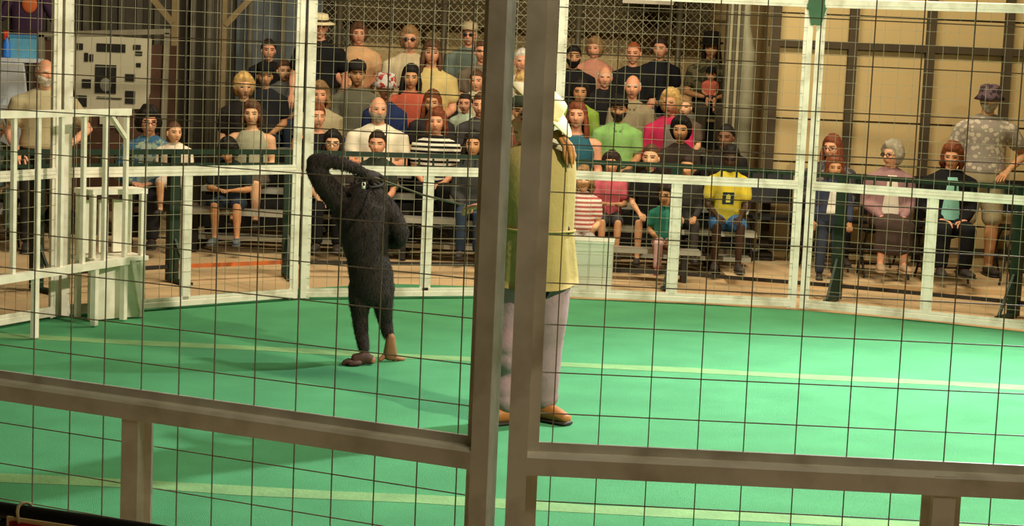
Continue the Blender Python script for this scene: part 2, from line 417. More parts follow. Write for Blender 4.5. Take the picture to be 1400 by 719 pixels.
# ------------------------------------------------------------------ bleacher
def rowY(r): return 16.2 + .66 * r
def rowZ(r): return .40 + .155 * r
bl = empty('bleacher', (-.4, 15.9, 0)); tag(bl, 'low bleacher with weathered metal planks full of spectators', 'bleacher')
def bpart(name, c, d, m):
    b = MB(); b.box((0, 0, 0), d); o = b.build(name, m, bl); o.location = (c[0] + .4, c[1] - 15.9, c[2]); return o
NROW = 7
for q in range(NROW):
    xl, xr = -2.95, (2.2, 2.2, 1.97, 1.97, 1.97, 1.97, 2.42)[q]
    bpart('seat_plank', ((xl + xr) / 2, rowY(q) + .02, rowZ(q) - .025), (xr - xl, .26, .045), M_alu)
    if q: bpart('foot_plank', ((xl + xr) / 2, rowY(q) - .36, rowZ(q) - .44), (xr - xl, .22, .04), M_alu)
    if q: bpart('riser_board', ((xl + xr) / 2, rowY(q) - .23, rowZ(q) - .22), (xr - xl, .02, .30), M_black)
bpart('front_step', (.98, 15.5, .26), (1.3, .20, .04), M_alu)
for x in (.45, 1.5): bpart('step_leg', (x, 15.5, .12), (.05, .16, .24), M_dark)
for i in range(6):
    x = -2.9 + i * .95
    b = MB()
    for q in range(NROW):
        b.box((0, rowY(q) - 15.9 + .02, (rowZ(q) - .05) / 2), (.05, .05, rowZ(q) - .05))
    b.bar((0, .25, .04), (0, 4.4, .04), .05, .06); b.bar((0, .32, .30), (0, 4.28, 1.23), .05, .05)
    o = b.build('support_frame', M_dark, bl); o.location = (x + .4, 0, 0)

# chain link fence behind the stands, dark valance, posts
r = empty('chain_link_fence', (.15, 20.75, 0)); tag(r, 'grey chain link fence standing behind the top row of spectators', 'fence')
b = MB(); x0, x1, z0, z1, cs = -2.3, 2.25, 1.3, 2.75, .085
n = int((x1 - x0 + z1 - z0) / cs)
for i in range(n):
    for s in (0, 1):
        xa = x0 - (z1 - z0) + i * cs; pa = [xa, z0]; pb = [xa + (z1 - z0), z1]
        if pa[0] < x0: pa = [x0, z0 + x0 - xa]
        if pb[0] > x1: pb = [x1, z0 + x1 - xa]
        if pb[0] <= pa[0]: continue
        if s: pa[0], pb[0] = x0 + x1 - pa[0], x0 + x1 - pb[0]
        b.bar((pa[0] - .15, s * .006, pa[1]), (pb[0] - .15, s * .006, pb[1]), .0032, .0032)
b.build('link_mesh', mat('chain_link_zinc', (176, 162, 124), .5, .1, 8, 0, .4), r, kind='stuff')
for px in (463, 606, 790, 928):
    xx = at(px, 60, 20.7)[0] - .15
    b = MB(); b.tube([(xx, 0, .02), (xx, 0, 2.8)], [.035, .035], 10, cap=False); b.build('post', mat('dull_post_zinc', (96, 88, 68), .5, .1, 8, 0, .4), r, True)
b = MB(); b.tube([(x0 - .15, 0, 2.74), (x1 - .15, 0, 2.74)], [.025, .025], 8, cap=False); b.build('top_tube', M_alu, r, True)
zt = at(650, 36, 21.0)[2]
b = MB(); b.box((.0, 21.1, zt + .55), (4.4, .12, 1.1)); o = b.build('valance', mat('dark_olive_canvas', (74, 64, 42), .9, .15, 3)); tag(o, 'dark olive canvas valance hanging along the top of the tan wall', 'valance')
pa, pb = at(851, 4, 20.5), at(921, 4, 20.5)
r = empty('hanging_board', ((pa[0] + pb[0]) / 2, 20.5, pa[2])); tag(r, 'pale board hanging above the top row of the bleacher', 'board')
b = MB(); b.box((0, 0, .2), (pb[0] - pa[0], .03, .4)); b.build('panel', mat('pale_board', (216, 206, 184), .6, .04, 5), r)
for sx in (-1, 1):
    b = MB(); b.bar((sx * .2, 0, .39), (sx * .2, 0, 6.35 - pa[2]), .012, .012); b.build('hanger', M_dark, r)
# column group at the right end of the stands
col_c = at(1008, 120, 17.88)
r = empty('steel_column', (col_c[0], 17.9, 0)); tag(r, 'dull steel column with pipes at the end of the bleacher', 'column')
b = MB(); b.box((-.06, 0, 1.7), (.16, .14, 3.4)); b.build('flange', mat('column_paint', (84, 76, 56), .7), r)
for dx in (-.10, -.03):
    b = MB(); b.box((dx, -.085, 1.75), (.025, .03, 3.3)); b.build('strip', mat('column_strip', (150, 140, 110), .6), r)
b = MB(); b.tube([(.09, .0, 0.01), (.09, 0, 2.02), (.05, 0, 2.3), (.04, 0, 3.4)], [.075, .075, .05, .045], 12, cap=False); b.build('pipe', mat('grey_pipe', (140, 134, 108), .5), r, True)
# timber posts with braces on the left
for px, sgn, lab in ((304, 1, 'timber post with brace rising toward the straw hat man'), (238, -1, 'timber post with brace rising toward the display trailer')):
    p = at(px, 120, 18.9); r = empty('timber_post', (p[0], 18.9, 0)); tag(r, lab, 'post')
    b = MB(); b.box((0, 0, 1.45), (.07, .07, 2.88)); b.build('upright', mat('old_timber', (128, 110, 76), .85, .15, 5), r)
    b = MB(); b.bar((sgn * .02, -.02, 2.08), (sgn * .5, -.02, 2.62), .05, .06); b.build('brace', mat('old_timber', (128, 110, 76), .85, .15, 5), r)
for px, lab in ((262, 'thin grey steel pole beside the timber post nearer the display trailer'), (284, 'thin grey steel pole between the two timber posts'), (340, 'thin grey steel pole before the blue grey door sheet'), (385, 'thin grey steel pole beside the cage post by the straw hat man')):
    p = at(px, 120, 20.9); b = MB(); b.tube([(0, 0, .01), (0, 0, 3.2)], [.035, .035], 10, cap=False)
    o = b.build('steel_pole', mat('dull_pole', (100, 94, 76), .6), loc=(p[0], 20.9, 0), smooth=True); tag(o, lab, 'pole', 'poles by the back wall')

# ------------------------------------------------------------------ display trailer, merchandise cart
TY = 17.0
r = empty('display_trailer', tuple(at(140, 120, TY) * np.array([1, 1, 0]))); tag(r, 'brown display trailer with pale panel of dark picture openings', 'display trailer')
ox, oz = at(140, 120, TY)[0], 0
def P_(px, py, Y=TY): p = at(px, py, Y); return p[0] - ox, p[2]
M_brown = mat('brown_trailer_side', (74, 48, 32), .7, .15, 4); M_pale = mat('pale_panel', (176, 168, 142), .7, .06, 3); M_pic = mat('dark_picture', (38, 36, 32), .4, .3, 14)
b = MB(); b.box((-.05, .35, 1.05), (1.25, .6, 1.6)); b.build('body', M_brown, r)
for dx in (-.45, .38):
    b = MB(); b.tube([(dx, .2, .15), (dx, .3, .15)], [.145, .145], 18, up=(1, 0, 0), cap=False); b.build('wheel', M_black, r, True)
    b = MB(); b.box((dx, .35, .20), (.08, .5, .12)); b.build('axle_block', M_dark, r)
for (xa, ya, xb, yb) in ((52, 47, 232, 43), (56, 47, 56, 190), (228, 45, 222, 200)):
    (X0, Z0), (X1, Z1) = P_(xa, ya), P_(xb, yb); b = MB(); b.bar((X0, .03, Z0), (X1, .03, Z1), .05, .04, (0, 1, 0)); b.build('edge_trim', mat('trim_grey', (120, 112, 92), .6), r)
pts = [P_(*q) for q in ((90, 46), (206, 53), (204, 128), (196, 149), (104, 150))]
b = MB(); n = len(pts); b.add([(x, .02, z) for x, z in pts] + [(x, .055, z) for x, z in pts], [tuple(range(n)), tuple(reversed(range(n, 2 * n)))] + [((i + 1) % n, i, i + n, (i + 1) % n + n) for i in range(n)])
pan = b.build('picture_panel', M_pale, r)
for (xa, ya, xb, yb) in ((105, 59, 113, 68), (132, 59, 171, 72), (115, 72, 120, 84), (122, 74, 127, 84), (182, 61, 192, 68), (185, 70, 194, 76), (130, 88, 158, 128), (171, 101, 184, 111), (171, 124, 184, 142), (112, 108, 124, 120), (186, 86, 192, 92), (104, 130, 118, 146), (132, 132, 166, 136)):
    (X0, Z0), (X1, Z1) = P_(xa, ya), P_(xb, yb); b = MB(); b.box(((X0 + X1) / 2, .015, (Z0 + Z1) / 2), (abs(X1 - X0), .012, abs(Z0 - Z1))); b.build('picture', M_pic, pan)
    if xb - xa > 20 and yb - ya > 20:
        b = MB(); b.ball(((X0 + X1) / 2, .012, (Z0 * .3 + Z1 * .7)), (.06, .008, .07), 10, 6); b.build('picture_figure', mat('picture_grey', (120, 118, 104), .6), pan)
for (xa, ya, xb, yb) in ((136, 158, 146, 170), (150, 156, 156, 172), (160, 160, 170, 176)):
    (X0, Z0), (X1, Z1) = P_(xa, ya), P_(xb, yb); b = MB(); b.box(((X0 + X1) / 2, .03, (Z0 + Z1) / 2), (abs(X1 - X0), .04, abs(Z0 - Z1))); b.build('label_card', M_pale, r)
p = at(-6, 200, 16.55)
r = empty('vendor_cart', (p[0], 16.55, 0)); tag(r, 'white vendor cart with sloping front at the hall edge', 'cart')
b = MB(); b.box((-.15, 0, .75), (1.0, .5, 1.0)); b.build('body', mat('cart_white', (190, 194, 196), .5), r)
b = MB(); b.box((-.10, -.1, 1.42), (.8, .06, .46), Rx(.35)); b.build('sloping_front', mat('cart_white', (200, 204, 208), .5), r)
b = MB(); b.box((-.1, .02, 1.66), (.95, .42, .035)); b.build('counter', mat('cart_white', (190, 194, 196), .5), r)
for dx in (-.5, .2):
    b = MB(); b.tube([(dx, -.1, .13), (dx + .03, -.1, .13)], [.13, .13], 16, cap=False); b.build('wheel', M_black, r, True)
cz = 1.678
for px, w, h, col, lab, nm in ((30, .16, .20, (84, 160, 196), 'light blue carton on the vendor cart counter', 'carton'),):
    q = at(px, 70, 16.55); r = empty(nm, (q[0], 16.6, cz)); tag(r, lab, 'box')
    b = MB(); b.box((0, 0, h / 2), (.22, .14, h)); b.build('body', cloth(col), r); b = MB(); b.box((0, 0, h), (.23, .15, .03)); b.build('lid', cloth((60, 130, 176)), r)
q = at(9, 70, 16.5); r = empty('spray_bottle', (q[0], 16.5, cz)); tag(r, 'blue spray bottle with red head on the vendor cart', 'bottle')
b = MB(); b.lathe([(.035, 0), (.037, .02), (.036, .13), (.015, .17), (.014, .19)], 14); b.build('bottle_body', mat('blue_plastic', (40, 110, 200), .35), r, True)
b = MB(); b.box((0, -.01, .215), (.03, .06, .05)); b.box((0, -.05, .19), (.012, .012, .05)); b.build('spray_head', mat('red_plastic', (200, 60, 40), .4), r)
q = at(38, 20, 18.1); r = empty('hanging_garment', (q[0], 18.1, 1.78)); tag(r, 'purple garment with orange print hanging over the vendor cart', 'garment')
b = MB(); b.tube([(0, 0, .0), (0, 0, .2), (0, 0, .48), (0, 0, .56)], [(.17, .05), (.16, .06), (.18, .05), (.06, .03)], 14); b.tube([(-.15, 0, .5), (-.27, 0, .28)], [.05, .05], 8); b.tube([(.15, 0, .5), (.27, 0, .28)], [.05, .05], 8); b.build('fabric', cloth((66, 40, 66)), r, True)
b = MB(); b.ball((.03, -.055, .42), (.08, .02, .09), 12, 7); b.build('print', cloth((214, 96, 40)), r, True)
b = MB(); b.tube([(0, 0, .56), (0, 0, .7)], [.006, .006], 6); b.tube([(-.4, 0, .72), (.4, 0, .72)], [.012, .012], 8); b.bar((-.38, 0, -1.77), (-.38, 0, .72), .03, .03); b.bar((.38, 0, -1.77), (.38, 0, .72), .03, .03); b.build('rack', M_dark, r)

# ------------------------------------------------------------------ chairs
def make_chair():
    r = empty('folding_chair')
    b = MB(); b.box((0, 0, .425), (.42, .40, .03)); b.build('seat', M_black, r)
    b = MB(); b.box((0, .21, .70), (.42, .03, .32), Rx(-.12)); b.build('backrest', M_black, r)
    for sx in (-1, 1):
        b = MB(); b.tube([(sx * .20, .24, .86), (sx * .20, .17, .43), (sx * .20, -.18, .01)], [.011] * 3, 8); b.build('leg', M_dark, r, True)
        b = MB(); b.tube([(sx * .19, -.15, .42), (sx * .19, .22, .01)], [.011] * 2, 8); b.build('leg', M_dark, r, True)
    b = MB(); b.tube([(-.19, .16, .10), (.19, .16, .10)], [.008] * 2, 6); b.build('stretcher', M_dark, r, True)
    return r
chair0 = make_chair(); _cf = [True]
def chair(x, y, rz, lab, z=0, group=None):
    o = chair0 if _cf[0] else copy_tree(chair0); _cf[0] = False
    o.location = (x, y, z); o.rotation_euler = (0, 0, rz); tag(o, lab, 'chair', group); return o
for px, lab in ((1058, 'empty black folding chair at the tan wall beside the steel column'), (1124, 'empty black folding chair at the tan wall behind the red-haired woman'), (1190, 'empty black folding chair at the tan wall behind the mauve cardigan'),
                (1262, 'empty black folding chair at the tan wall between mauve cardigan and black jacket'), (1395, 'empty black folding chair at the tan wall past the man in plaid')):
    x = at(px, 260, 17.05)[0]; chair(x, 17.05, 0, lab, .045, 'empty chairs along the tan wall')
chair(at(1408, 330, 15.9)[0], 15.9, -.5, 'empty black folding chair on the slab in front of the man in plaid', .045)
# bright glint built as a made-up white dish on an invented dark crate
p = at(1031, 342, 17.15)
r = empty('added_crate', (p[0], 17.15, .045)); tag(r, 'small dark crate added on the floor slab beside the bleacher to carry the glint dish', 'crate')
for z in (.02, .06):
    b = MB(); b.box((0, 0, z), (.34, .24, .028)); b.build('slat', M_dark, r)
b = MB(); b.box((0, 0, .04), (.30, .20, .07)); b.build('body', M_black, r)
b = MB(); b.lathe([(.045, 0), (.05, .003), (.075, .028), (.078, .03), (.07, .028), (.04, .008)], 20); o = b.build('glint_bowl', mat('glint_white', (250, 250, 245), .3), loc=(p[0], 17.15, .121), smooth=True); tag(o, 'small bright white dish standing in for a glint, on the added dark crate', 'glint_bowl')

# ------------------------------------------------------------------ people : shared head
def head_grid(n=44, m=34):
    V = []; Fc = []
    for i in range(m + 1):
        th = PI * (i + .15) / (m + .3)
        for j in range(n):
            a = 2 * PI * j / n; V.append((math.sin(th) * math.cos(a), math.sin(th) * math.sin(a), math.cos(th)))
    for i in range(m):
        for j in range(n):
            a = i * n + j; b_ = i * n + (j + 1) % n; Fc.append((a, a + n, b_ + n, b_))
    Fc.append(tuple(range(n))); Fc.append(tuple(reversed(range(m * n, m * n + n))))
    return np.array(V), Fc
HU, HF = head_grid()
def g2(x, z, x0, z0, sx, sz): return np.exp(-((x - x0) / sx) ** 2 - ((z - z0) / sz) ** 2)
def head_shape(U):
    V = U * np.array([.077, .096, .118]); x, y, z = V[:, 0].copy(), V[:, 1].copy(), V[:, 2].copy()
    low = np.clip(-z / .118, 0, 1)
    x *= 1 - .30 * low ** 1.6
    y = np.where(y > 0, y * (1 - .42 * low), y * (1 - .10 * low)) - .012 * low
    front = (y < 0).astype(float) * np.clip(-U[:, 1] * 1.6, 0, 1)
    d = .026 * g2(x, z, 0, -.030, .013, .020) + .012 * g2(x, z, 0, -.005, .009, .026)          # nose
    d += .007 * g2(x, z, .034, .026, .026, .009) + .007 * g2(x, z, -.034, .026, .026, .009)    # brow
    d -= .013 * g2(x, z, .033, .004, .017, .011) + .013 * g2(x, z, -.033, .004, .017, .011)    # eye sockets
    d += .006 * g2(x, z, 0, -.066, .024, .011) - .004 * g2(x, z, 0, -.082, .03, .008)          # lips
    d += .010 * g2(x, z, 0, -.104, .022, .014)                                               # chin
    d += .004 * g2(x, z, .045, -.035, .022, .022) + .004 * g2(x, z, -.045, -.035, .022, .022)  # cheeks
    y = y - d * front
    return np.stack([x, y, z], 1)
HV = head_shape(HU)
_cent = np.array([HV[list(f)].mean(0) for f in HF]); HM = []
for c in _cent:
    mi = 0
    if c[1] < -.03:
        if ((abs(c[0]) - .033) / .0145) ** 2 + ((c[2] - .004) / .0075) ** 2 < 1: mi = 1
        elif abs(abs(c[0]) - .034) < .02 and abs(c[2] - .028) < .0055: mi = 3
        elif abs(c[0]) < .024 and abs(c[2] + .067) < .0065: mi = 2
    HM.append(mi)
_e = MB(); 
for sx in (-1, 1): _e.ball((sx * .078, .006, -.008), (.010, .020, .032), 8, 6)
EARV, EARF = np.array(_e.v), _e.f

def nz3(V, sc, seed): return np.array([mnoise.noise(Vector((p[0] * sc + seed, p[1] * sc + seed * .7, p[2] * sc))) for p in V])
def hair_mesh(style, seed=0.):
    mb = MB(); x, y, z = HV[:, 0], HV[:, 1], HV[:, 2]
    t = np.clip((y + .10) / .20, 0, 1)
    th = {'short': .012, 'buzz': .006, 'full': .026, 'curly': .036, 'long': .018, 'bob': .024, 'bald': .008, 'tied': .012}[style]
    zl = np.interp(t, [0, .22, .42, .58, .75, 1], [.066, .060, .020, -.03, -.055, -.075])
    if style in ('long', 'bob', 'full', 'curly'): zl = np.interp(t, [0, .2, .34, .5, .75, 1], [.062, .056, -.02, -.08, -.10, -.10])
    k = 1 / (1 + np.exp(-(z - zl) / .006))
    if style == 'bald': k = k * (z < .045) * (y > -.02)
    nn = nz3(HV, 45 if style != 'curly' else 30, seed)
    r = np.linalg.norm(HV, axis=1); fac = np.where(k > .03, 1 + (th * (.75 + .5 * k) * k + nn * th * .45 * k) / r, .9); fac = fac * k + .9 * (1 - k)
    V = HV * fac[:, None]
    if style not in ('bald', 'buzz'): V[:, 2] += .008 * k * (z > .03)
    mb.arr(V, HF, [0] * len(HF))
    if style in ('long', 'bob'):
        low = -.30 if style == 'long' else -.13
        for j in range(15):
            a = PI * (-.10 + 1.2 * j / 14); cx_, cy_ = math.cos(a), math.sin(a)
            p0 = np.array([.078 * cx_, .088 * cy_ + .004, .02]); w = .02 + .004 * math.sin(j * 3 + seed)
            zl_ = low + .03 * math.sin(j * 2.1 + seed)
            mb.tube([p0, p0 + (.014 * cx_, .012 * cy_, -.08), (p0[0] * 1.25 + .01 * math.sin(j + seed), p0[1] * 1.1 + .02, zl_ * .6), (p0[0] * 1.1 - .01 * cx_, p0[1] * .9 + .02, zl_)], [w, w * 1.15, w * 1.05, w * .5], 7)
    if style == 'tied':
        mb.ball((0, .115, .02), (.035, .03, .035), 10, 7)
    return mb
_hc = {}
def hair_data(style, seed):
    k = (style, seed % 3)
    if k not in _hc:
        _hc[k] = hair_mesh(style, 3.7 * (seed % 3)).mesh('hair', True); _hc[k].materials.append(mat('hair', (60, 40, 28)))
    return _hc[k]
_sh = {}
def shared(key, fn, smooth=True):
    if key not in _sh:
        _sh[key] = fn().mesh(key, smooth)
        _sh[key].materials.append(M_black); _sh[key].materials.append(M_black)
    return _sh[key]
def cap_mb():
    mb = MB(); mb.lathe([(.094, 0), (.097, .025), (.092, .06), (.07, .088), (.035, .102), (.008, .105)], 22, sy=1.12); mb.ball((0, 0, .107), .009, 8, 5)
    V = []; n = 11
    for zz in (0, -.006):
        for i in range(n):
            a = PI + PI * i / (n - 1); V.append((.085 * math.cos(a), .08 * math.sin(a) - .01, .008 + zz))
        for i in range(n):
            a = PI + PI * i / (n - 1); V.append((.076 * math.cos(a), .135 * math.sin(a) - .02, .010 + zz - .012 * abs(math.cos(a))))
    Fc = []
    for i in range(n - 1): Fc += [(i, i + 1, i + 1 + n, i + n), (i + 2 * n, i + 3 * n, i + 1 + 3 * n, i + 1 + 2 * n), (i + n, i + 1 + n, i + 1 + 3 * n, i + 3 * n)]
    mb.add(V, Fc); return mb
def bucket_mb():
    mb = MB(); mb.lathe([(.135, -.045), (.14, -.047), (.102, .0), (.098, .03), (.088, .075), (.06, .088), (.01, .09)], 22, sy=1.12); return mb
def brim_mb():
    mb = MB(); mb.lathe([(.10, .005), (.165, -.012), (.168, -.006), (.10, .013), (.094, .05), (.085, .09), (.045, .10), (.01, .092)], 26, sy=1.12); return mb
def band_mb():
    mb = MB(); mb.lathe([(.100, .012), (.103, .014), (.099, .036), (.096, .038)], 26, sy=1.12); return mb
def beret_mb():
    mb = MB(); mb.lathe([(.10, .0), (.103, .02), (.100, .08), (.098, .125), (.085, .135), (.01, .13)], 22, sy=1.1); mb.lathe([(.10, .004), (.135, .0), (.136, .006), (.10, .012)], 22, sy=1.15); return mb
def glasses_mb():
    mb = MB()
    for sx in (-1, 1):
        n = 12; P = [(sx * .034 + .022 * math.cos(2 * PI * i / n), -.103 - .004 * math.sin(0), .003 + .016 * math.sin(2 * PI * i / n)) for i in range(n)]
        for i in range(n): mb.bar(P[i], P[(i + 1) % n], .005, .005, (0, 1, 0))
        mb.bar((sx * .056, -.101, .006), (sx * .078, .0, .004), .004, .005)
    mb.bar((-.012, -.106, .006), (.012, -.106, .006), .004, .004); return mb
def shades_mb():
    mb = glasses_mb()
    for sx in (-1, 1): mb.ball((sx * .034, -.102, .003), (.022, .005, .016), 10, 6)
    return mb
def beard_mb():
    mb = MB(); x, y, z = HV[:, 0], HV[:, 1], HV[:, 2]
    k = 1 / (1 + np.exp((z + .045 - .5 * np.clip(np.abs(x) - .03, 0, .05)) / .004)); k = k * (y < .03) * (1 - g2(x, z, 0, -.066, .022, .008))
    V = HV * (np.where(k > .05, 1 + .012 * k / np.linalg.norm(HV, axis=1), .92))[:, None]; mb.arr(V, HF, [0] * len(HF)); return mb

# ------------------------------------------------------------------ people : bodies
TR = [(.0, .160, .118), (.10, .168, .125), (.20, .150, .114), (.30, .148, .112), (.40, .166, .118), (.475, .172, .108), (.53, .135, .085), (.57, .075, .062)]
def skeleton(pose):
    st = pose.startswith('stand'); base = .86 if st else .055
    lean = {'sit_lean': .42, 'sit_knees': .26, 'sit_back': -.10, 'stand_lean': .22}.get(pose, .04)
    def sp(t, x=0., y=0.): return np.array([x, -t * math.sin(lean) + y, base + t * math.cos(lean)])
    S = {'torso': [(sp(t), rx, ry) for t, rx, ry in TR], 'neck': [sp(.53), sp(.60, 0, -.008), sp(.68, 0, -.02)], 'head': sp(.735, 0, -.035), 'arms': [], 'legs': [], 'st': st}
    for sx in (-1, 1):
        sh = sp(.475, sx * .178)
        if pose == 'stand': el, wr = sp(.20, sx * .25, .03), sp(-.02, sx * .25, -.06)
        elif pose == 'stand_hip': el, wr = (sp(.24, sx * .33, .05), sp(.10, sx * .17, -.10)) if sx > 0 else (sp(.20, sx * .25, .03), sp(.03, sx * .20, -.14))
        elif pose == 'stand_lean': el, wr = sp(.22, sx * .23, -.10), sp(.20, sx * .12, -.30)
        elif pose == 'sit_clasp': el, wr = sp(.22, sx * .215, -.05), sp(.24, sx * .06, -.23)
        elif pose == 'sit_knees': el, wr = sp(.22, sx * .21, -.08), np.array([sx * .12, -.36, .17])
        elif pose == 'sit_lean': el, wr = sp(.22, sx * .23, -.08), np.array([sx * .07, -.40, .26])
        elif pose == 'sit_hold': el, wr = sp(.20, sx * .24, -.06), sp(.16, sx * .07, -.27)
        else: el, wr = sp(.21, sx * .212, .0), np.array([sx * .10, -.25, .16])
        S['arms'].append((sh, el, wr, sx))
        if st:
            S['legs'].append((np.array([sx * .088, 0, .88]), np.array([sx * .10, -.02, .48]), np.array([sx * .105, .02, .085]), np.array([sx * .125, -.15, .03]), sx))
        else:
            lo = pose == 'sit_low'; k = .105 + .02 * (pose in ('sit_knees', 'sit_lean'))
            S['legs'].append((np.array([sx * .088, -.02, .085]), np.array([sx * k, -.40, .085 + .03 * lo]), np.array([sx * k, -.355, -.31 + .05 * lo]), np.array([sx * (k + .02), -.525, -.365 + .05 * lo]), sx))
    return S
def lp(a, b_, t): return a + (b_ - a) * t
def hand(mb, wr, d, sx, s=1., curl=.5):
    d = d / np.linalg.norm(d); up = np.array([0, 0, 1.]); side = np.cross(d, up); side /= (np.linalg.norm(side) + 1e-6); nrm = np.cross(side, d)
    mb.tube([wr - d * .01, wr + d * .03 * s, wr + d * .075 * s], [(.026 * s, .020 * s), (.036 * s, .017 * s), (.040 * s, .015 * s)], 8, up=side)
    for i, (o, l) in enumerate(((-.031, .058), (-.0105, .072), (.0105, .076), (.031, .066))):
        b0 = wr + d * .078 * s + side * o * s * 1.05 * sx; b1 = b0 + d * l * .5 * s - nrm * .004; b2 = b1 + (d * (1 - curl) - nrm * curl) * l * .55 * s
        mb.tube([b0, b1, b2], [.0088 * s, .0082 * s, .0066 * s], 6)
    t0 = wr + d * .03 * s + side * .03 * sx * s; t1 = t0 + (d * .6 + side * sx * .7) * .036 * s; t2 = t1 + (d * .9 + side * sx * .1 - nrm * .3) * .032 * s
    mb.tube([t0, t1, t2], [.0115 * s, .0098 * s, .0078 * s], 6)
def body_parts(S, g=0.):
    mb = MB()
    mb.tube([p for p, rx, ry in S['torso']], [(rx - .008 + g, ry - .008 + g) for p, rx, ry in S['torso']], 16)
    mb.tube(S['neck'], [.058, .052, .052], 10)
    for sh, el, wr, sx in S['arms']:
        mb.tube([sh + (-sx * .03, 0, .01), sh, lp(sh, el, .35), lp(sh, el, .75), el, lp(el, wr, .3), lp(el, wr, .8), wr], [.055, .058, .050, .043, .040, .041, .030, .026], 10)
    for hp, kn, an, to, sx in S['legs']:
        mb.tube([hp, lp(hp, kn, .4), lp(hp, kn, .85), kn, lp(kn, an, .3), lp(kn, an, .75), an], [.085, .076, .060, .055, .054, .040, .036], 10)
        mb.tube([an + (0, .035, -.03), an + (0, -.02, -.03), lp(an, to, .7) + (0, 0, -.015), to], [.034, .038, .034, .024], 8)
    return mb
_bc = {}
def body_data(pose):
    if pose not in _bc:
        S = skeleton(pose); V, Fc = remesh(body_parts(S), .017, 4); _bc[pose] = (S, V, Fc)
    return _bc[pose]
_cc = {}
def top_data(pose, kind):
    k = (pose, kind)
    if k in _cc: return _cc[k]
    S = skeleton(pose); mb = MB(); g = .016 if kind != 'jacket' else .022
    T = S['torso']
    if kind == 'tank':
        q = T[1:6]; mb.tube([p for p, a, c in q], [(a + g - (.03 if i == 4 else 0), c + g) for i, (p, a, c) in enumerate(q)], 16)
        for sx in (-1, 1):
            p = T[5][0]; mb.tube([p + (sx * .085, -.10, -.02), p + (sx * .085, -.05, .075), p + (sx * .085, .05, .075), p + (sx * .085, .10, -.02)], [(.02, .012)] * 4, 8)
    else:
        q = T[(0 if kind in ('jacket', 'long') else 1):7]; mb.tube([p for p, a, c in q], [(a + g, c + g) for p, a, c in q], 16)
        for sh, el, wr, sx in S['arms']:
            if kind in ('tee', 'polo', 'vee'):
                mb.tube([sh + (-sx * .04, 0, .015), sh, lp(sh, el, .4), lp(sh, el, .62)], [.068, .074, .070, .069], 12)
            else:
                mb.tube([sh + (-sx * .04, 0, .015), sh, lp(sh, el, .4), el, lp(el, wr, .5), lp(el, wr, .93)], [.068, .074, .066, .058, .052, .043], 12)
    V, Fc = remesh(mb, .017, 3); m2 = MB(); m2.arr(V, Fc, [0] * len(Fc)); me = m2.mesh('shirt', True); me.materials.append(M_black); _cc[k] = me
    return me
def bottom_data(pose, kind):
    k = (pose, 'b' + kind)
    if k in _cc: return _cc[k]
    S = skeleton(pose); mb = MB(); T = S['torso'][0:2]
    mb.tube([T[0][0] + (0, 0, .0), T[1][0] + (0, 0, .03)], [(.172, .130), (.172, .130)], 16)
    if kind == 'skirt' and not S['st']:
        kn = (S['legs'][0][1] + S['legs'][1][1]) / 2; an = (S['legs'][0][2] + S['legs'][1][2]) / 2
        mb.tube([(0, 0, .085), (0, -.2, .09), kn + (0, -.01, 0), lp(kn, an, .3), lp(kn, an, .62)], [(.18, .105), (.20, .10), (.19, .09), (.18, .08), (.19, .085)], 16)
    else:
        for hp, kn, an, to, sx in S['legs']:
            if kind == 'shorts': mb.tube([hp, lp(hp, kn, .4), lp(hp, kn, .8), lp(hp, kn, .92)], [.100, .094, .084, .084], 12)
            else: mb.tube([hp, lp(hp, kn, .4), lp(hp, kn, .85), kn, lp(kn, an, .4), an + (0, 0, .03)], [.100, .090, .076, .070, .066, .062], 12)
    V, Fc = remesh(mb, .017, 3); m2 = MB(); m2.arr(V, Fc, [0] * len(Fc)); me = m2.mesh('trousers', True); me.materials.append(M_black); _cc[k] = me
    return me
def shoe_data(pose, i):
    k = (pose, 'shoe', i)
    if k in _cc: return _cc[k]
    hp, kn, an, to, sx = skeleton(pose)['legs'][i]; mb = MB(); so_ = an[2] - .078
    mb.tube([(an[0], an[1] + .045, so_ + .04), (an[0], an[1], so_ + .045), (lp(an, to, .6)[0], lp(an, to, .6)[1], so_ + .038), (to[0], to[1] - .01, so_ + .032)], [(.034, .038), (.040, .044), (.045, .036), (.038, .028)], 12)
    V = [(lp(an, to, t)[0] + w * s_, lp(an, to, t)[1] + e, so_ + z) for z in (0, .014) for t, w, e in ((0, .036, .075), (0, .04, 0), (.6, .05, 0), (1, .036, -.04)) for s_ in (-1, 1)]
    Fc = []
    for a in range(3): Fc += [(2 * a, 2 * a + 1, 2 * a + 3, 2 * a + 2), (2 * a + 8, 2 * a + 10, 2 * a + 11, 2 * a + 9), (2 * a, 2 * a + 2, 2 * a + 10, 2 * a + 8), (2 * a + 1, 2 * a + 9, 2 * a + 11, 2 * a + 3)]
    Fc += [(0, 8, 9, 1), (6, 7, 15, 14)]; mb.add(V, Fc)
    me = mb.mesh('shoe', True); me.materials.append(M_black); _cc[k] = me
    return me
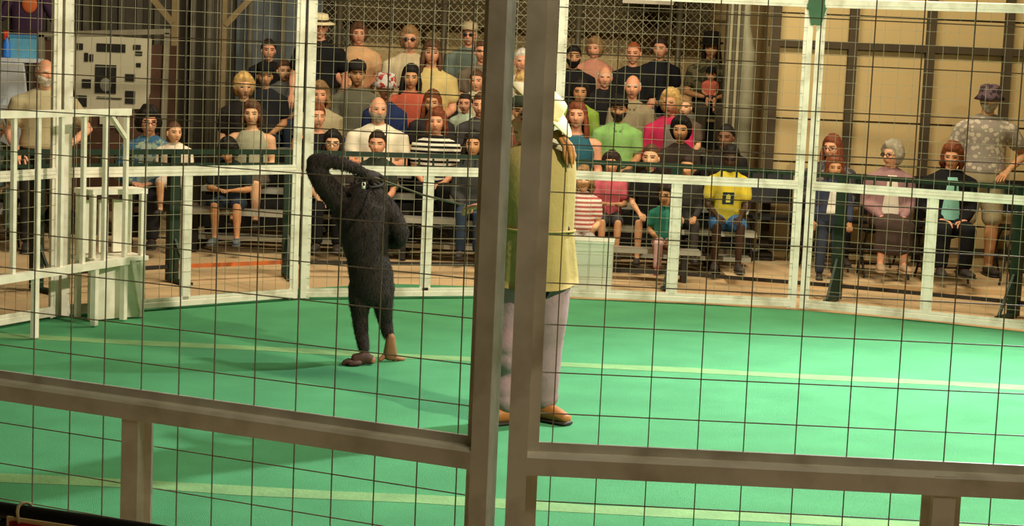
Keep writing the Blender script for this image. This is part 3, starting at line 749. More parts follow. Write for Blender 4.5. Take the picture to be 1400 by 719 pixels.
def front_patch(S, x0, x1, t0, t1, g, wb=1.):
    """a curved patch lying on the chest (open jacket insert, print, collar opening)"""
    T = S['torso']; ts = [a[0] for a in TR]; mb = MB(); V = []; n, m = 8, 8
    for side in (0, 1):
        for i in range(m + 1):
            t = t0 + (t1 - t0) * i / m
            rx = np.interp(t, ts, [a[1] for a in TR]) + g; ry = np.interp(t, ts, [a[2] for a in TR]) + g
            j = 0
            while j < len(ts) - 2 and ts[j + 1] < t: j += 1
            c = lp(T[j][0], T[j + 1][0], (t - ts[j]) / (ts[j + 1] - ts[j]))
            for q in range(n + 1):
                x = (x0 + (x1 - x0) * q / n) * (wb + (1 - wb) * i / m)
                y = -ry * math.sqrt(max(.05, 1 - (x / rx) ** 2)); V.append((c[0] + x, c[1] + y + (.012 if side else 0), c[2]))
    N = (m + 1) * (n + 1); Fc = []
    for i in range(m):
        for q in range(n):
            a = i * (n + 1) + q; Fc.append((a, a + 1, a + n + 2, a + n + 1)); Fc.append((a + N, a + N + n + 1, a + N + n + 2, a + N + 1))
    mb.add(V, Fc); return mb
SK = {'fair': (226, 172, 130), 'pink': (224, 158, 122), 'tan': (200, 144, 100), 'olive': (186, 132, 90), 'brown': (120, 78, 52), 'dark': (64, 42, 30)}
HC_ = {'black': (26, 20, 17), 'dark': (48, 32, 24), 'brown': (92, 62, 40), 'auburn': (120, 62, 36), 'blond': (206, 166, 100), 'grey': (160, 148, 126), 'white': (214, 206, 190), 'red': (150, 78, 42), 'dirty': (146, 112, 72)}
NP = [0]
def make_person(label, root_loc, s, w, yaw, pose, skin, hair, hairc, top, topc, bot, botc, shoec=(60, 54, 50), hyaw=0., hpitch=0., hat=None, hatc=(30, 28, 26), hatc2=None,
                pat=None, col2=None, gl=None, beard=None, insert=None, logo=None, collar=None, hs=None, group='spectators around the ring', name='person', cat='person', jaw=1.):
    NP[0] += 1; seed = NP[0]
    S, V, Fc = body_data(pose)
    mb = MB(); mb.arr(V, Fc, [0] * len(Fc))
    for sh, el, wr, sx in S['arms']: hand(mb, wr, lp(el, wr, 1.0) - el, sx, 1.0, .35 if not pose.startswith('sit') else .5)
    hs = hs if hs is not None else (1.0 / s) ** .55
    HR = Rz(hyaw) @ Rx(hpitch); comp = np.array([jaw * hs / w, hs / w, hs])
    def tohead(P): return (np.asarray(P) * comp) @ HR.T + S['head'] + np.array([0, 0, .015 * (hs - 1)])
    mb.arr(tohead(HV), HF, HM); mb.arr(tohead(EARV), EARF, [0] * len(EARF))
    hm = mat('hair', HC_[hairc], .6, .3, 30, .3)
    o = mb.build(name, [skin_m(SK[skin]), M_eye, M_lips, hm], smooth=True)
    o.location = root_loc; o.rotation_euler = (0, 0, yaw); o.scale = (s * w, s * w, s)
    tag(o, label, cat, group)
    HM4 = Matrix.Translation(Vector(S['head'] + np.array([0, 0, .015 * (hs - 1)]))) @ Matrix(HR.tolist()).to_4x4() @ Matrix.Diagonal((comp[0], comp[1], comp[2], 1))
    def onhead(me, nm, m, off=(0, 0, 0), rx=0.):
        q = inst(me, nm, o, m); q.matrix_local = HM4 @ Matrix.Translation(off) @ Matrix.Rotation(rx, 4, 'X'); return q
    if hair: onhead(hair_data(hair, seed), 'hair', hm)
    if hat == 'cap': onhead(shared('cap', cap_mb), 'cap', cloth(hatc), (0, 0, .052), -.06)
    elif hat == 'bucket': onhead(shared('bucket_hat', bucket_mb), 'bucket_hat', cloth(hatc, 'floral', hatc2) if hatc2 else cloth(hatc), (0, 0, .05), .05)
    elif hat == 'straw':
        h = onhead(shared('straw_hat', brim_mb), 'straw_hat', cloth(hatc), (0, 0, .055), .08); q = inst(shared('hat_band', band_mb), 'hat_band', h, cloth(hatc2 or (70, 54, 40)))
    elif hat == 'tall': onhead(shared('tall_hat', beret_mb), 'hat', cloth(hatc), (0, 0, .055), .05)
    if gl: onhead(shared('glasses' if gl == 'clear' else 'sunglasses', glasses_mb if gl == 'clear' else shades_mb), 'glasses' if gl == 'clear' else 'sunglasses', M_black)
    if beard: onhead(shared('beard', beard_mb), 'beard', mat('hair', HC_[beard], .7, .3, 30, .3))
    inst(top_data(pose, top), {'tank': 'tank_top', 'jacket': 'jacket'}.get(top, 'shirt'), o, cloth(topc, pat, col2))
    inst(bottom_data(pose, bot), {'shorts': 'shorts', 'skirt': 'skirt'}.get(bot, 'trousers'), o, cloth(botc))
    for i in (0, 1): inst(shoe_data(pose, i), 'shoe', o, mat('shoe_leather', shoec, .6))
    if insert: front_patch(S, -.042, .042, .10, .53, .029, 2.1).build('undershirt', cloth(insert), o, True)
    if logo: 
        front_patch(S, -.062, .062, .24, .37, .021).build('shirt_print', cloth(logo), o, True); front_patch(S, -.024, .024, .26, .34, .0235).build('shirt_print', cloth((226, 214, 80)), o, True)
    if collar:
        cb = MB(); p = S['torso'][6][0]
        cb.tube([p + (.085, .03, .02), p + (.075, -.05, .02), p + (.02, -.105, -.03)], [(.012, .022)] * 3, 8); cb.tube([p + (-.085, .03, .02), p + (-.075, -.05, .02), p + (-.02, -.105, -.03)], [(.012, .022)] * 3, 8)
        cb.tube([p + (.085, .03, .02), p + (.05, .085, .035), p + (-.05, .085, .035), p + (-.085, .03, .02)], [(.012, .022)] * 4, 8); cb.build('collar', cloth(collar), o, True)
    return o
def sitter(px, py, row, label, s=None, w=1.05, yaw=None, pose='sit', Y=None, seat=None, hat_y=0, **kw):
    """a seated spectator whose head centre is seen at (px, py); the seat is the plank of that row, or a chair"""
    Ys = rowY(row) if Y is None else Y; zs = rowZ(row) if seat is None else seat
    S = skeleton(pose); h = S['head']
    if yaw is None: yaw = 0.
    sc = 1.
    for _ in range(4):
        hy = Ys + sc * w * (h[1] * math.cos(yaw)); H = at(px, py, hy); sc = (H[2] - zs) / h[2]
    if s is not None: zs = H[2] - s * h[2]; sc = s
    x = H[0] + sc * w * h[1] * math.sin(yaw); y = Ys
    # looking at the animal and the trainer
    if 'hyaw' not in kw:
        tgt = np.array([-.5, 10.2]); dv = tgt - np.array([x, y]); kw['hyaw'] = math.atan2(dv[0], -dv[1]) - yaw + random.uniform(-.2, .2)
    kw.setdefault('hpitch', random.uniform(.0, .12))
    return make_person(label, (x, y, zs + .0), sc, w, yaw, pose, **kw)
def stander(px, py, Y, label, w=1.05, yaw=0., pose='stand', z0=0.0, **kw):
    S = skeleton(pose); h = S['head']; H = at(px, py, Y); sc = (H[2] - z0) / h[2]
    kw.setdefault('hyaw', 0.); kw.setdefault('hpitch', .05)
    return make_person(label, (H[0] + sc * w * h[1] * math.sin(yaw), Y - sc * w * h[1] * math.cos(yaw), z0), sc, w, yaw, pose, **kw)

JEANS, BLK, GREY, KHAKI = (52, 62, 82), (26, 25, 25), (96, 94, 86), (150, 128, 88)
# front row
sitter(312, 206, 0, 'boy with dark hair bent over the green barrier in navy shorts', w=1.05, pose='sit_lean', skin='tan', hair='full', hairc='black', top='tee', topc=(44, 52, 54), bot='shorts', botc=(46, 58, 74), shoec=(84, 92, 98), hpitch=.55, hyaw=0)
sitter(455, 196, 0, 'dark-haired woman in glasses peering past the chimpanzee', w=1.05, skin='fair', hair='long', hairc='black', top='tee', topc=(70, 60, 54), bot='long', botc=BLK, gl='clear')
sitter(516, 197, 0, 'boy with short dark hair in a dark green shirt, arm on knee', w=0.84, pose='sit_knees', skin='pink', hair='short', hairc='dark', top='tee', topc=(54, 62, 50), bot='long', botc=BLK)
sitter(647, 198, 0, 'girl with long black hair in a charcoal top beside the front post', w=0.84, skin='tan', hair='long', hairc='black', top='long', topc=(62, 64, 60), bot='long', botc=(50, 66, 90))
sitter(836, 225, 0, 'child with brown hair in a rose pink shirt and shorts', w=0.945, pose='sit_clasp', skin='tan', hair='full', hairc='dark', top='tee', topc=(206, 84, 96), bot='shorts', botc=(60, 58, 60))
sitter(890, 216, 0, 'bare-legged teenager with brown hair in a black top', w=0.84, pose='sit_knees', skin='fair', hair='tied', hairc='brown', top='tee', topc=(38, 36, 34), bot='shorts', botc=(52, 50, 52))
sitter(911, 268, 0, 'small child in a teal shirt and pink leggings on the front bench', Y=15.5, seat=.28, w=1.0, pose='sit_low', skin='tan', hair='full', hairc='dark', top='tee', topc=(44, 124, 100), bot='long', botc=(214, 164, 158), shoec=(190, 70, 80))
sitter(798, 246, 0, 'child in a red and white striped shirt beside the trainer', Y=15.5, seat=.28, w=.95, pose='sit_low', skin='fair', hair='bob', hairc='dirty', top='tee', topc=(196, 90, 84), pat='hstripes', col2=(232, 216, 200), bot='long', botc=(196, 188, 176))
sitter(941, 229, 0, 'boy in dark grey clothes beside the yellow shirt', w=0.84, pose='sit_knees', skin='tan', hair='short', hairc='dark', top='long', topc=(62, 58, 54), bot='long', botc=(66, 60, 54))
sitter(999, 216, 0, 'person in a bright yellow printed shirt and blue shorts leaning forward', w=0.96, pose='sit_knees', skin='dark', hair='short', hairc='black', top='tee', topc=(236, 206, 40), bot='shorts', botc=(50, 104, 160), logo=(44, 60, 58), hpitch=.3)
# second row
sitter(344, 156, 1, 'bare-shouldered woman in a sage green tank top', w=1.12, skin='fair', hair='bob', hairc='brown', top='tank', topc=(168, 164, 130), bot='shorts', botc=(96, 84, 66), hyaw=.05)
sitter(433, 160, 1, 'woman in a black tank top behind the double cage post', w=1.15, skin='pink', hair='tied', hairc='auburn', top='tank', topc=(34, 30, 30), bot='long', botc=(60, 54, 50))
sitter(517, 150, 1, 'bald man with a goatee in a white polo shirt', w=1.2, pose='sit_clasp', skin='pink', hair='bald', hairc='grey', top='polo', topc=(240, 226, 192), bot='shorts', botc=KHAKI, beard='grey', collar=(236, 222, 188))
sitter(597, 167, 1, 'auburn-haired woman in a black and white striped top', w=1.08, skin='pink', hair='bob', hairc='auburn', top='tee', topc=(30, 28, 28), pat='hstripes', col2=(226, 218, 196), bot='long', botc=BLK)
sitter(657, 144, 2, 'boy with brown hair in a dark grey shirt near the front post', w=1.05, skin='pink', hair='short', hairc='brown', top='tee', topc=(66, 62, 60), bot='shorts', botc=GREY)
sitter(591, 141, 2, 'young woman with red-brown hair looking over the striped top', w=1.05, skin='tan', hair='long', hairc='auburn', top='tee', topc=(52, 46, 44), bot='long', botc=JEANS)
sitter(846, 150, 2, 'bearded man in a black cap and light green polo', w=1.12, skin='olive', hair='short', hairc='black', hat='cap', hatc=(34, 34, 30), top='polo', topc=(132, 186, 92), bot='long', botc=(70, 66, 58), beard='dark', collar=(120, 172, 84))
sitter(789, 158, 1, 'woman with long auburn hair and bare shoulders behind the trainer', w=1.05, skin='pink', hair='long', hairc='auburn', top='tank', topc=(40, 96, 110), bot='long', botc=JEANS)
sitter(917, 141, 2, 'short-haired blond woman in a hot pink jacket', w=0.98, skin='pink', hair='full', hairc='blond', top='jacket', topc=(222, 42, 88), bot='long', botc=(66, 62, 60), insert=(128, 118, 104))
sitter(931, 178, 1, 'person with black hair and brown top behind the yellow shirt', w=0.9, skin='tan', hair='full', hairc='black', top='tee', topc=(60, 48, 40), bot='long', botc=BLK)
sitter(993, 188, 1, 'dark-clothed person behind the yellow shirt', w=1.05, skin='brown', hair='short', hairc='black', top='long', topc=(40, 34, 32), bot='long', botc=BLK)
sitter(936, 147, 3, 'little child peeking out beside the pink jacket', w=1.05, skin='fair', hair='short', hairc='dirty', top='tee', topc=(110, 90, 74), bot='shorts', botc=GREY)
# third row
sitter(333, 119, 2, 'blond woman with short spiky hair in a black top', w=1, skin='fair', hair='full', hairc='blond', top='tee', topc=(44, 38, 36), bot='long', botc=JEANS)
sitter(437, 130, 2, 'brown-haired woman in a khaki shirt beside the cage post', w=1.05, skin='pink', hair='bob', hairc='dirty', top='tee', topc=(176, 158, 116), bot='long', botc=KHAKI)
sitter(362, 104, 3, 'man in a black cap and dark shirt beside the spiky blond woman', w=1.05, skin='tan', hair='short', hairc='black', hat='cap', hatc=(28, 26, 26), top='tee', topc=(40, 40, 44), bot='long', botc=JEANS)
sitter(488, 102, 3, 'person in a dark cap and olive grey shirt', w=1.12, skin='olive', hair='short', hairc='dark', hat='cap', hatc=(46, 40, 38), top='tee', topc=(112, 108, 86), bot='long', botc=JEANS)
sitter(527, 119, 2, 'youth in a navy shirt and red and white cap', w=0.84, skin='pink', hair='short', hairc='dark', hat='bucket', hatc=(214, 206, 196), hatc2=(170, 54, 48), top='tee', topc=(34, 48, 92), bot='shorts', botc=GREY)
sitter(562, 106, 3, 'woman with long black hair in a coral red top', w=1.05, skin='tan', hair='long', hairc='black', top='tee', topc=(210, 90, 62), bot='long', botc=JEANS)
sitter(652, 111, 4, 'red-faced man with brown hair in a cream shirt', w=.98, skin='pink', hair='short', hairc='brown', top='tee', topc=(206, 190, 150), bot='long', botc=KHAKI)
sitter(636, 142, 3, 'boy in a pale mint shirt behind the dark grey shirt', w=0.95, skin='pink', hair='short', hairc='dark', top='tee', topc=(176, 190, 160), bot='shorts', botc=GREY)
sitter(793, 126, 3, 'youth with black hair in a lime green shirt', w=0.95, skin='olive', hair='full', hairc='black', top='tee', topc=(150, 190, 56), bot='long', botc=JEANS)
sitter(827, 106, 4, 'grey-haired balding man in a black shirt', w=1, skin='pink', hair='bald', hairc='white', top='tee', topc=(36, 34, 34), bot='long', botc=JEANS)
sitter(865, 119, 3, 'old bald man in a beige shirt behind the green polo', w=1, skin='pink', hair='bald', hairc='white', top='polo', topc=(168, 150, 112), bot='long', botc=KHAKI, collar=(160, 142, 106))
sitter(713, 152, 1, 'person in a dark red top seen between the front posts', w=0.945, skin='tan', hair='short', hairc='dark', hat='cap', hatc=(52, 58, 40), top='tee', topc=(120, 56, 48), bot='long', botc=JEANS)
# fourth row
sitter(388, 97, 4, 'man with short brown hair in a grey shirt beside the black cap', w=1, skin='fair', hair='short', hairc='brown', top='tee', topc=(108, 108, 104), bot='long', botc=JEANS)
sitter(367, 69, 5, 'man with receding hair in a black shirt above the black cap', w=1.05, skin='pink', hair='short', hairc='dark', top='tee', topc=(38, 36, 36), bot='long', botc=JEANS, hyaw=.25)
sitter(590, 73, 4, 'woman with long brown hair in a yellow top', w=1.05, skin='pink', hair='long', hairc='brown', top='tee', topc=(220, 190, 110), bot='long', botc=JEANS)
sitter(659, 71, 5, 'smiling woman with pulled-back hair in a taupe top', w=1.05, skin='pink', hair='tied', hairc='brown', top='tee', topc=(120, 104, 84), bot='long', botc=JEANS)
sitter(784, 78, 5, 'dark-haired man with black beard in a black shirt', w=1.1, skin='tan', hair='short', hairc='black', top='tee', topc=(30, 29, 30), bot='long', botc=JEANS, beard='black')
sitter(716, 118, 3, 'woman in a cream shirt seen between the front posts', w=1.05, skin='fair', hair='full', hairc='blond', top='tee', topc=(206, 184, 138), bot='long', botc=JEANS)
# top row
sitter(490, 47, 6, 'woman with short brown hair in a peach shirt', w=1.18, skin='pink', hair='full', hairc='brown', top='tee', topc=(238, 178, 118), bot='long', botc=KHAKI)
sitter(560, 54, 5, 'woman in glasses with dark blond hair and cream shirt', w=1.1, skin='pink', hair='full', hairc='dirty', top='tee', topc=(234, 210, 160), bot='long', botc=KHAKI, gl='shade')
sitter(642, 48, 6, 'man in a tan cap and sunglasses with teal grey shirt', w=1.1, skin='pink', hair='short', hairc='grey', hat='cap', hatc=(196, 172, 128), top='tee', topc=(112, 126, 112), bot='long', botc=(70, 76, 80), gl='shade')
sitter(714, 84, 4, 'grey-haired person in white seen between the front posts', w=1.05, skin='pink', hair='short', hairc='white', top='tee', topc=(220, 206, 176), bot='long', botc=JEANS)
sitter(813, 67, 6, 'woman with dark blond hair in a salmon shirt', w=1.05, skin='pink', hair='full', hairc='dirty', top='tee', topc=(216, 140, 110), bot='long', botc=KHAKI, hyaw=-.35)
sitter(866, 73, 5, 'man with short reddish hair in a black shirt', w=1.1, skin='pink', hair='buzz', hairc='red', top='tee', topc=(34, 33, 34), bot='long', botc=JEANS)
sitter(903, 67, 6, 'dark-haired young man in a black V-neck shirt', w=1.08, skin='pink', hair='short', hairc='dark', top='tee', topc=(36, 36, 40), bot='long', botc=JEANS, insert=None)
sitter(973, 66, 6, 'long-haired man in a tall black hat and camouflage shirt', w=1.12, pose='sit_hold', skin='tan', hair='long', hairc='black', hat='tall', hatc=(34, 30, 26), top='tee', topc=(110, 98, 66), pat='camo', col2=(60, 58, 40), bot='long', botc=(80, 70, 52))
sitter(972, 103, 4, 'child in a black cap and salmon shirt on the lap of the tall hat man', Y=rowY(6) - .25, seat=rowZ(6) + .165, skin='pink', hair='short', hairc='dark', hat='cap', hatc=(36, 34, 32), top='tee', topc=(236, 110, 84), bot='shorts', botc=(50, 46, 44))
# standing man on the stands, people on the left
stander(437, 38, rowY(4) - .36, 'man in a straw hat and black polo standing on the bleacher', w=1.15, pose='stand', z0=rowZ(4) - .42, skin='pink', hair='short', hairc='grey', hat='straw', hatc=(232, 214, 160), top='polo', topc=(28, 27, 27), bot='long', botc=(70, 66, 60), collar=(30, 29, 29), hyaw=.2)
stander(62, 100, 15.6, 'old man with white hair in a beige shirt at the entrance', w=1.2, yaw=.35, pose='stand_hip', skin='pink', hair='bald', hairc='white', top='polo', topc=(188, 172, 128), bot='long', botc=(60, 58, 52), beard='white', hyaw=.3, hat=None)
sitter(-6, 178, 0, 'person in grey green clothes at the hall edge by the barrier', Y=15.9, seat=.43, yaw=.4, w=1.15, skin='tan', hair='short', hairc='grey', top='tee', topc=(110, 122, 104), bot='long', botc=(96, 116, 98))
p = sitter(203, 167, 0, 'curly dark-haired woman in a blue patterned jacket holding a baby', Y=16.1, seat=.43, w=1.12, pose='sit_hold', skin='pink', hair='curly', hairc='black', top='jacket', topc=(62, 112, 150), pat='floral', col2=(150, 168, 140), bot='long', botc=(44, 42, 46), insert=(150, 168, 150), gl='clear')
chair(p.location.x, 16.13, 0, 'black folding chair under the woman holding the baby')
q = at(-6, 178, 15.9); chair(q[0] - .02, 15.93, .4, 'black folding chair at the hall edge by the barrier')
sitter(238, 182, 0, 'baby in a white shirt on the lap of the curly-haired woman', Y=15.74, seat=.62, w=1.1, skin='fair', hair='buzz', hairc='brown', top='tee', topc=(240, 222, 194), bot='shorts', botc=(200, 180, 160), pose='sit')
# people on the right
SL = .045
p = sitter(1138, 203, 0, 'woman with long red-brown hair and glasses behind the child in denim', Y=16.5, seat=.43 + SL, w=1.1, skin='pink', hair='long', hairc='auburn', top='jacket', topc=(70, 66, 70), pat='floral', col2=(120, 112, 108), bot='long', botc=(34, 34, 40), gl='clear')
chair(p.location.x, 16.53, 0, 'black folding chair under the red-haired woman', SL)
stander(1141, 230, 15.68, 'child in a denim jacket and white shirt by the tan wall seats', z0=SL, skin='tan', hair='bob', hairc='auburn', top='jacket', topc=(60, 68, 92), bot='long', botc=(58, 66, 82), insert=(232, 224, 204))
p = sitter(1220, 212, 0, 'old woman with curly grey hair in a mauve cardigan', Y=16.1, seat=.43 + SL, w=1.1, skin='pink', hair='full', hairc='grey', top='jacket', topc=(164, 118, 118), bot='skirt', botc=(80, 62, 56), insert=(230, 214, 190), shoec=(170, 140, 110), hyaw=-.9, gl='clear')
chair(p.location.x, 16.13, 0, 'black folding chair under the old woman in mauve', SL)
p = sitter(1302, 214, 0, 'woman with brown hair in a black jacket over a turquoise shirt', Y=16.0, seat=.43 + SL, w=1.15, skin='pink', hair='bob', hairc='auburn', top='jacket', topc=(28, 27, 28), bot='long', botc=(30, 30, 34), insert=(140, 210, 190), hyaw=-.35, hpitch=.2)
chair(p.location.x, 16.03, 0, 'black folding chair under the woman in the black jacket', SL)
stander(1353, 136, 16.55, 'man in a bucket hat and pale plaid shirt standing with hand on hip', w=1.15, pose='stand_hip', z0=SL, skin='tan', hair='short', hairc='grey', hat='bucket', hatc=(110, 86, 92), hatc2=(60, 46, 52), top='polo', topc=(206, 190, 160), pat='plaid', col2=(150, 138, 126), bot='shorts', botc=(168, 152, 112), beard='grey', hyaw=-.3)

# ------------------------------------------------------------------ chimpanzee standing on its hind legs, back to the camera
CH = ground(505, 498); CY = CH[1]
def cp(px, py, dy=0.): return at(px, py, CY + dy) - CH
mb = MB()
mb.tube([cp(509, 398), cp(508, 380), cp(502, 350), cp(497, 318), cp(494, 290, .02), cp(493, 270, .05), cp(500, 256, .09)], [(.12, .11), (.135, .12), (.125, .115), (.15, .125), (.17, .13), (.125, .10), (.06, .06)], 18)
mb.ball(cp(505, 258, .15), (.088, .11, .095), 16, 11)                       # bowed head
mb.ball(cp(503, 272, .25), (.055, .06, .055), 12, 8)                       # muzzle, turned away
for sx in (-1, 1): mb.ball(cp(503 + sx * 23, 256, .13), (.012, .028, .036), 8, 6)
# raised left arm : shoulder, elbow, hand laid over the head
mb.tube([cp(480, 284, .03), cp(462, 272, .02), cp(442, 250, 0), cp(430, 230, -.01)], [.085, .083, .070, .058], 12)
mb.tube([cp(428, 222, -.01), cp(445, 219, -.01), cp(468, 223, 0), cp(488, 231, .02), cp(498, 236, .03)], [.050, .046, .040, .033, .030], 12)
# right arm akimbo
mb.tube([cp(512, 272, .04), cp(525, 282, .04), cp(538, 298, .02), cp(548, 318, .01)], [.075, .072, .062, .055], 12)
mb.tube([cp(548, 320, .01), cp(545, 328, .06), cp(534, 330, .15), cp(524, 326, .22)], [.052, .050, .045, .034], 12)
# legs
LF = ground(497, 499) - CH; RF = ground(534, 494) - CH
mb.tube([cp(494, 392), cp(492, 410), cp(492, 432, .03), cp(494, 455, .02), LF + (.0, .02, .09)], [.080, .070, .052, .044, .034], 12)
RD = RF[1]
mb.tube([cp(522, 392), cp(523, 412, .03), cp(526, 436, RD - .02), cp(531, 458, RD - .02)], [.082, .066, .048, .036], 12)
mb.tube([cp(509, 400), cp(520, 398, -.02)], [.09, .085], 12)
CVb, CFb = remesh(mb, .011, 4)
mb2 = MB(); mb2.arr(CVb, CFb, [0] * len(CFb))
ft = MB()
# left foot, flat, toes to the left
hl = LF + (.05, .01, .03); bl_ = LF + (-.055, -.02, .026)
ft.tube([hl, LF + (.01, .01, .045), bl_], [(.028, .026), (.040, .036), (.045, .022)], 10)
for i, o_ in enumerate((-.034, -.012, .012, .034)):
    a = bl_ + (-.01, o_, -.004); ft.tube([a, a + (-.03, -.003, .003), a + (-.055, -.004, -.008)], [.014, .013, .010], 7)
a = LF + (-.02, -.045, .02); ft.tube([a, a + (-.03, -.025, .0), a + (-.055, -.03, -.004)], [.017, .015, .012], 7)
# right foot, heel raised, sole toward the camera
an = cp(532, 459, RD - .02); ball_ = RF + (-.005, .0, .028)
ft.tube([an + (.01, -.02, .0), lp(an, ball_, .5) + (.006, -.012, 0), ball_], [(.026, .026), (.036, .024), (.046, .026)], 10)
for i, o_ in enumerate((.04, .02, .0)):
    a = ball_ + (o_ * .8, 0, -.004); ft.tube([a, a + (.02 + o_ * .3, .03 * (1 - i * .3), -.012), a + (.035 + o_ * .4, .05 * (1 - i * .4), -.016)], [.014, .012, .010], 7)
a = ball_ + (-.03, -.005, .01); ft.tube([a, a + (-.018, -.006, -.018), a + (-.028, -.02, -.026)], [.017, .015, .012], 7)
mb2.arr(ft.v, ft.f, [3 if np.mean([ft.v[i][0] for i in f]) < RF[0] - .10 else 1 for f in ft.f])
# hands
hd = MB(); wr = cp(497, 237, .03); d = cp(512, 244, .05) - wr; d /= np.linalg.norm(d)
hd.tube([wr, wr + d * .05, wr + d * .085], [(.030, .024), (.042, .020), (.044, .018)], 10, up=(0, 0, 1))
up_ = np.array([-.25, .1, 1.]); up_ -= d * (up_ @ d); up_ /= np.linalg.norm(up_)
for o_ in (-.034, -.012, .012, .034):
    a = wr + d * .08 + up_ * o_; hd.tube([a, a + d * .035 + (0, .01, -.006), a + d * .05 + (0, .04, -.02)], [.012, .011, .009], 7)
a = wr + d * .03 - up_ * .04; hd.tube([a, a + d * .03 - up_ * .02, a + d * .05 - up_ * .02], [.013, .012, .009], 7)
wr = cp(524, 326, .22); d = np.array([-.7, .5, -.1]); d /= np.linalg.norm(d); hd.tube([wr, wr + d * .05, wr + d * .085], [(.03, .024), (.042, .02), (.044, .018)], 10, up=(0, 0, 1))
for o_ in (-.034, -.012, .012, .034):
    a = wr + d * .08 + np.array([0, 0, o_]); hd.tube([a, a + d * .035, a + d * .05 + (.01, -.03, -.005)], [.012, .011, .009], 7)
a = wr + d * .03 + (0, 0, .04); hd.tube([a, a + d * .03 + (0, 0, .015), a + d * .05 + (0, 0, .012)], [.013, .012, .009], 7)
mb2.arr(hd.v, hd.f, [2] * len(hd.f))
M_fur = mat('black_fur', (40, 31, 26), .75, .35, 18, .35, 0, None, None, .3, 120)
ch = mb2.build('chimpanzee', [M_fur, mat('chimp_sole', (150, 102, 72), .7, .15, 20), mat('chimp_hand', (44, 34, 30), .6, .15, 20), mat('chimp_foot_top', (74, 50, 40), .65, .2, 20)], smooth=True, loc=tuple(CH))
tag(ch, 'black chimpanzee standing upright with one arm bent over its head', 'chimpanzee')
# fur : short tapered tufts over the body
rs = np.random.RandomState(3); V = []; Fc = []; cb = np.array([CVb[list(f)].mean(0) for f in CFb])
nm = np.array([np.cross(CVb[f[1]] - CVb[f[0]], CVb[f[2]] - CVb[f[0]]) for f in CFb]); nm /= (np.linalg.norm(nm, axis=1)[:, None] + 1e-9)
pick = rs.choice(len(CFb), 16000)
for i in pick:
    p = cb[i] + rs.uniform(-.006, .006, 3); n_ = nm[i]; dn = np.array([rs.uniform(-.3, .3), rs.uniform(-.3, .3), -1.]); dn -= n_ * (dn @ n_); dn /= (np.linalg.norm(dn) + 1e-6)
    dr = dn * .85 + n_ * .42; sd = np.cross(dn, n_) * .0028; l_ = rs.uniform(.014, .032); k = len(V)
    p = p - n_ * .003
    V += [p + sd, p - sd, p + dr * l_]; Fc.append((k, k + 1, k + 2))
b = MB(); b.add(V, Fc); b.build('fur', M_fur, ch, kind='stuff')
b = MB(); cc = cp(505, 250, .08); n = 20
P = [cc + np.array([.082 * math.cos(2 * PI * i / n), .082 * math.sin(2 * PI * i / n) * .9, .02 * math.sin(2 * PI * i / n)]) for i in range(n + 1)]
b.tube(P, [.008] * (n + 1), 8); co = b.build('collar', M_dark, ch, True)
b = MB(); q = cp(497, 256, -.135); b.box(q, (.020, .010, .018)); b.tube([q + (-.009, 0, .012), q + (-.008, 0, .028), q + (.008, 0, .028), q + (.009, 0, .012)], [.004] * 4, 6); b.build('padlock', mat('bright_steel', (220, 216, 200), .25, .05, 8, 0, .4), co, True)

# ------------------------------------------------------------------ trainer
TG = ground(728, 577); TYY = TG[1]
def tp(px, py, dy=0.): return at(px, py, TYY + dy) - TG
mb = MB()
LS = ground(690, 580) - TG; RS = ground(742, 575) - TG
mb.tube([tp(735, 375), tp(736, 345), tp(738, 300), tp(737, 255), tp(736, 222), tp(735, 206)], [(.165, .125), (.165, .125), (.16, .12), (.18, .125), (.17, .11), (.08, .07)], 16)
mb.tube([tp(734, 210, -.01), tp(730, 196, -.01), tp(728, 186, -.01)], [.056, .054, .054], 10)
# left arm reaches out to the lead, right arm bent in front
mb.tube([tp(712, 226, .06), tp(704, 232, .08), tp(704, 262, .12), tp(708, 284, .14)], [.058, .056, .048, .042], 10)
mb.tube([tp(708, 284, .14), tp(690, 280, .20), tp(664, 280, .26)], [.042, .040, .027], 10)
mb.tube([tp(762, 228, -.02), tp(768, 240, -.02), tp(766, 268, .04), tp(760, 292, .12)], [.058, .056, .048, .042], 10)
mb.tube([tp(760, 292, .12), tp(740, 292, .22), tp(716, 286, .28)], [.042, .040, .027], 10)
for hx, S_, kx in ((710, LS, 698), (752, RS, 747)):
    mb.tube([tp(hx, 375), tp(kx + 3, 430), tp(kx, 470, .0) * np.array([1, 1, 1]) + (0, S_[1] * .5, 0), S_ + (.0, .0, .10), S_ + (0, 0, .06)], [.09, .085, .065, .045, .04], 12)
V, Fc = remesh(mb, .015, 4)
m2 = MB(); m2.arr(V, Fc, [0] * len(Fc))
hand(m2, tp(664, 280, .26), tp(645, 283, .3) - tp(664, 280, .26), -1, 1.05, .7); hand(m2, tp(716, 286, .28), tp(700, 284, .3) - tp(716, 286, .28), 1, 1.05, .7)
THR = Rz(-1.15) @ Rx(-.35); HCt = tp(729, 172)
tohead = lambda P: np.asarray(P) @ THR.T + HCt
m2.arr(tohead(HV), HF, HM); m2.arr(tohead(EARV), EARF, [0] * len(EARF))
hm = mat('hair', (44, 32, 24), .6, .3, 30, .3)
tr = m2.build('person', [skin_m(SK['pink']), M_eye, M_lips, hm], smooth=True, loc=tuple(TG)); tag(tr, 'trainer in a cream wide-brimmed hat and long khaki vest holding the lead', 'person')
def tpart(mb, name, m, vox=.015, it=3, parent=None):
    V, Fc = remesh(mb, vox, it); q = MB(); q.arr(V, Fc, [0] * len(Fc)); return q.build(name, m, parent or tr, True)
b = MB(); b.tube([tp(735, 352), tp(736, 330), tp(738, 300), tp(737, 255), tp(736, 222), tp(735, 212)], [(.176, .136), (.176, .136), (.172, .132), (.19, .137), (.18, .12), (.10, .08)], 16)
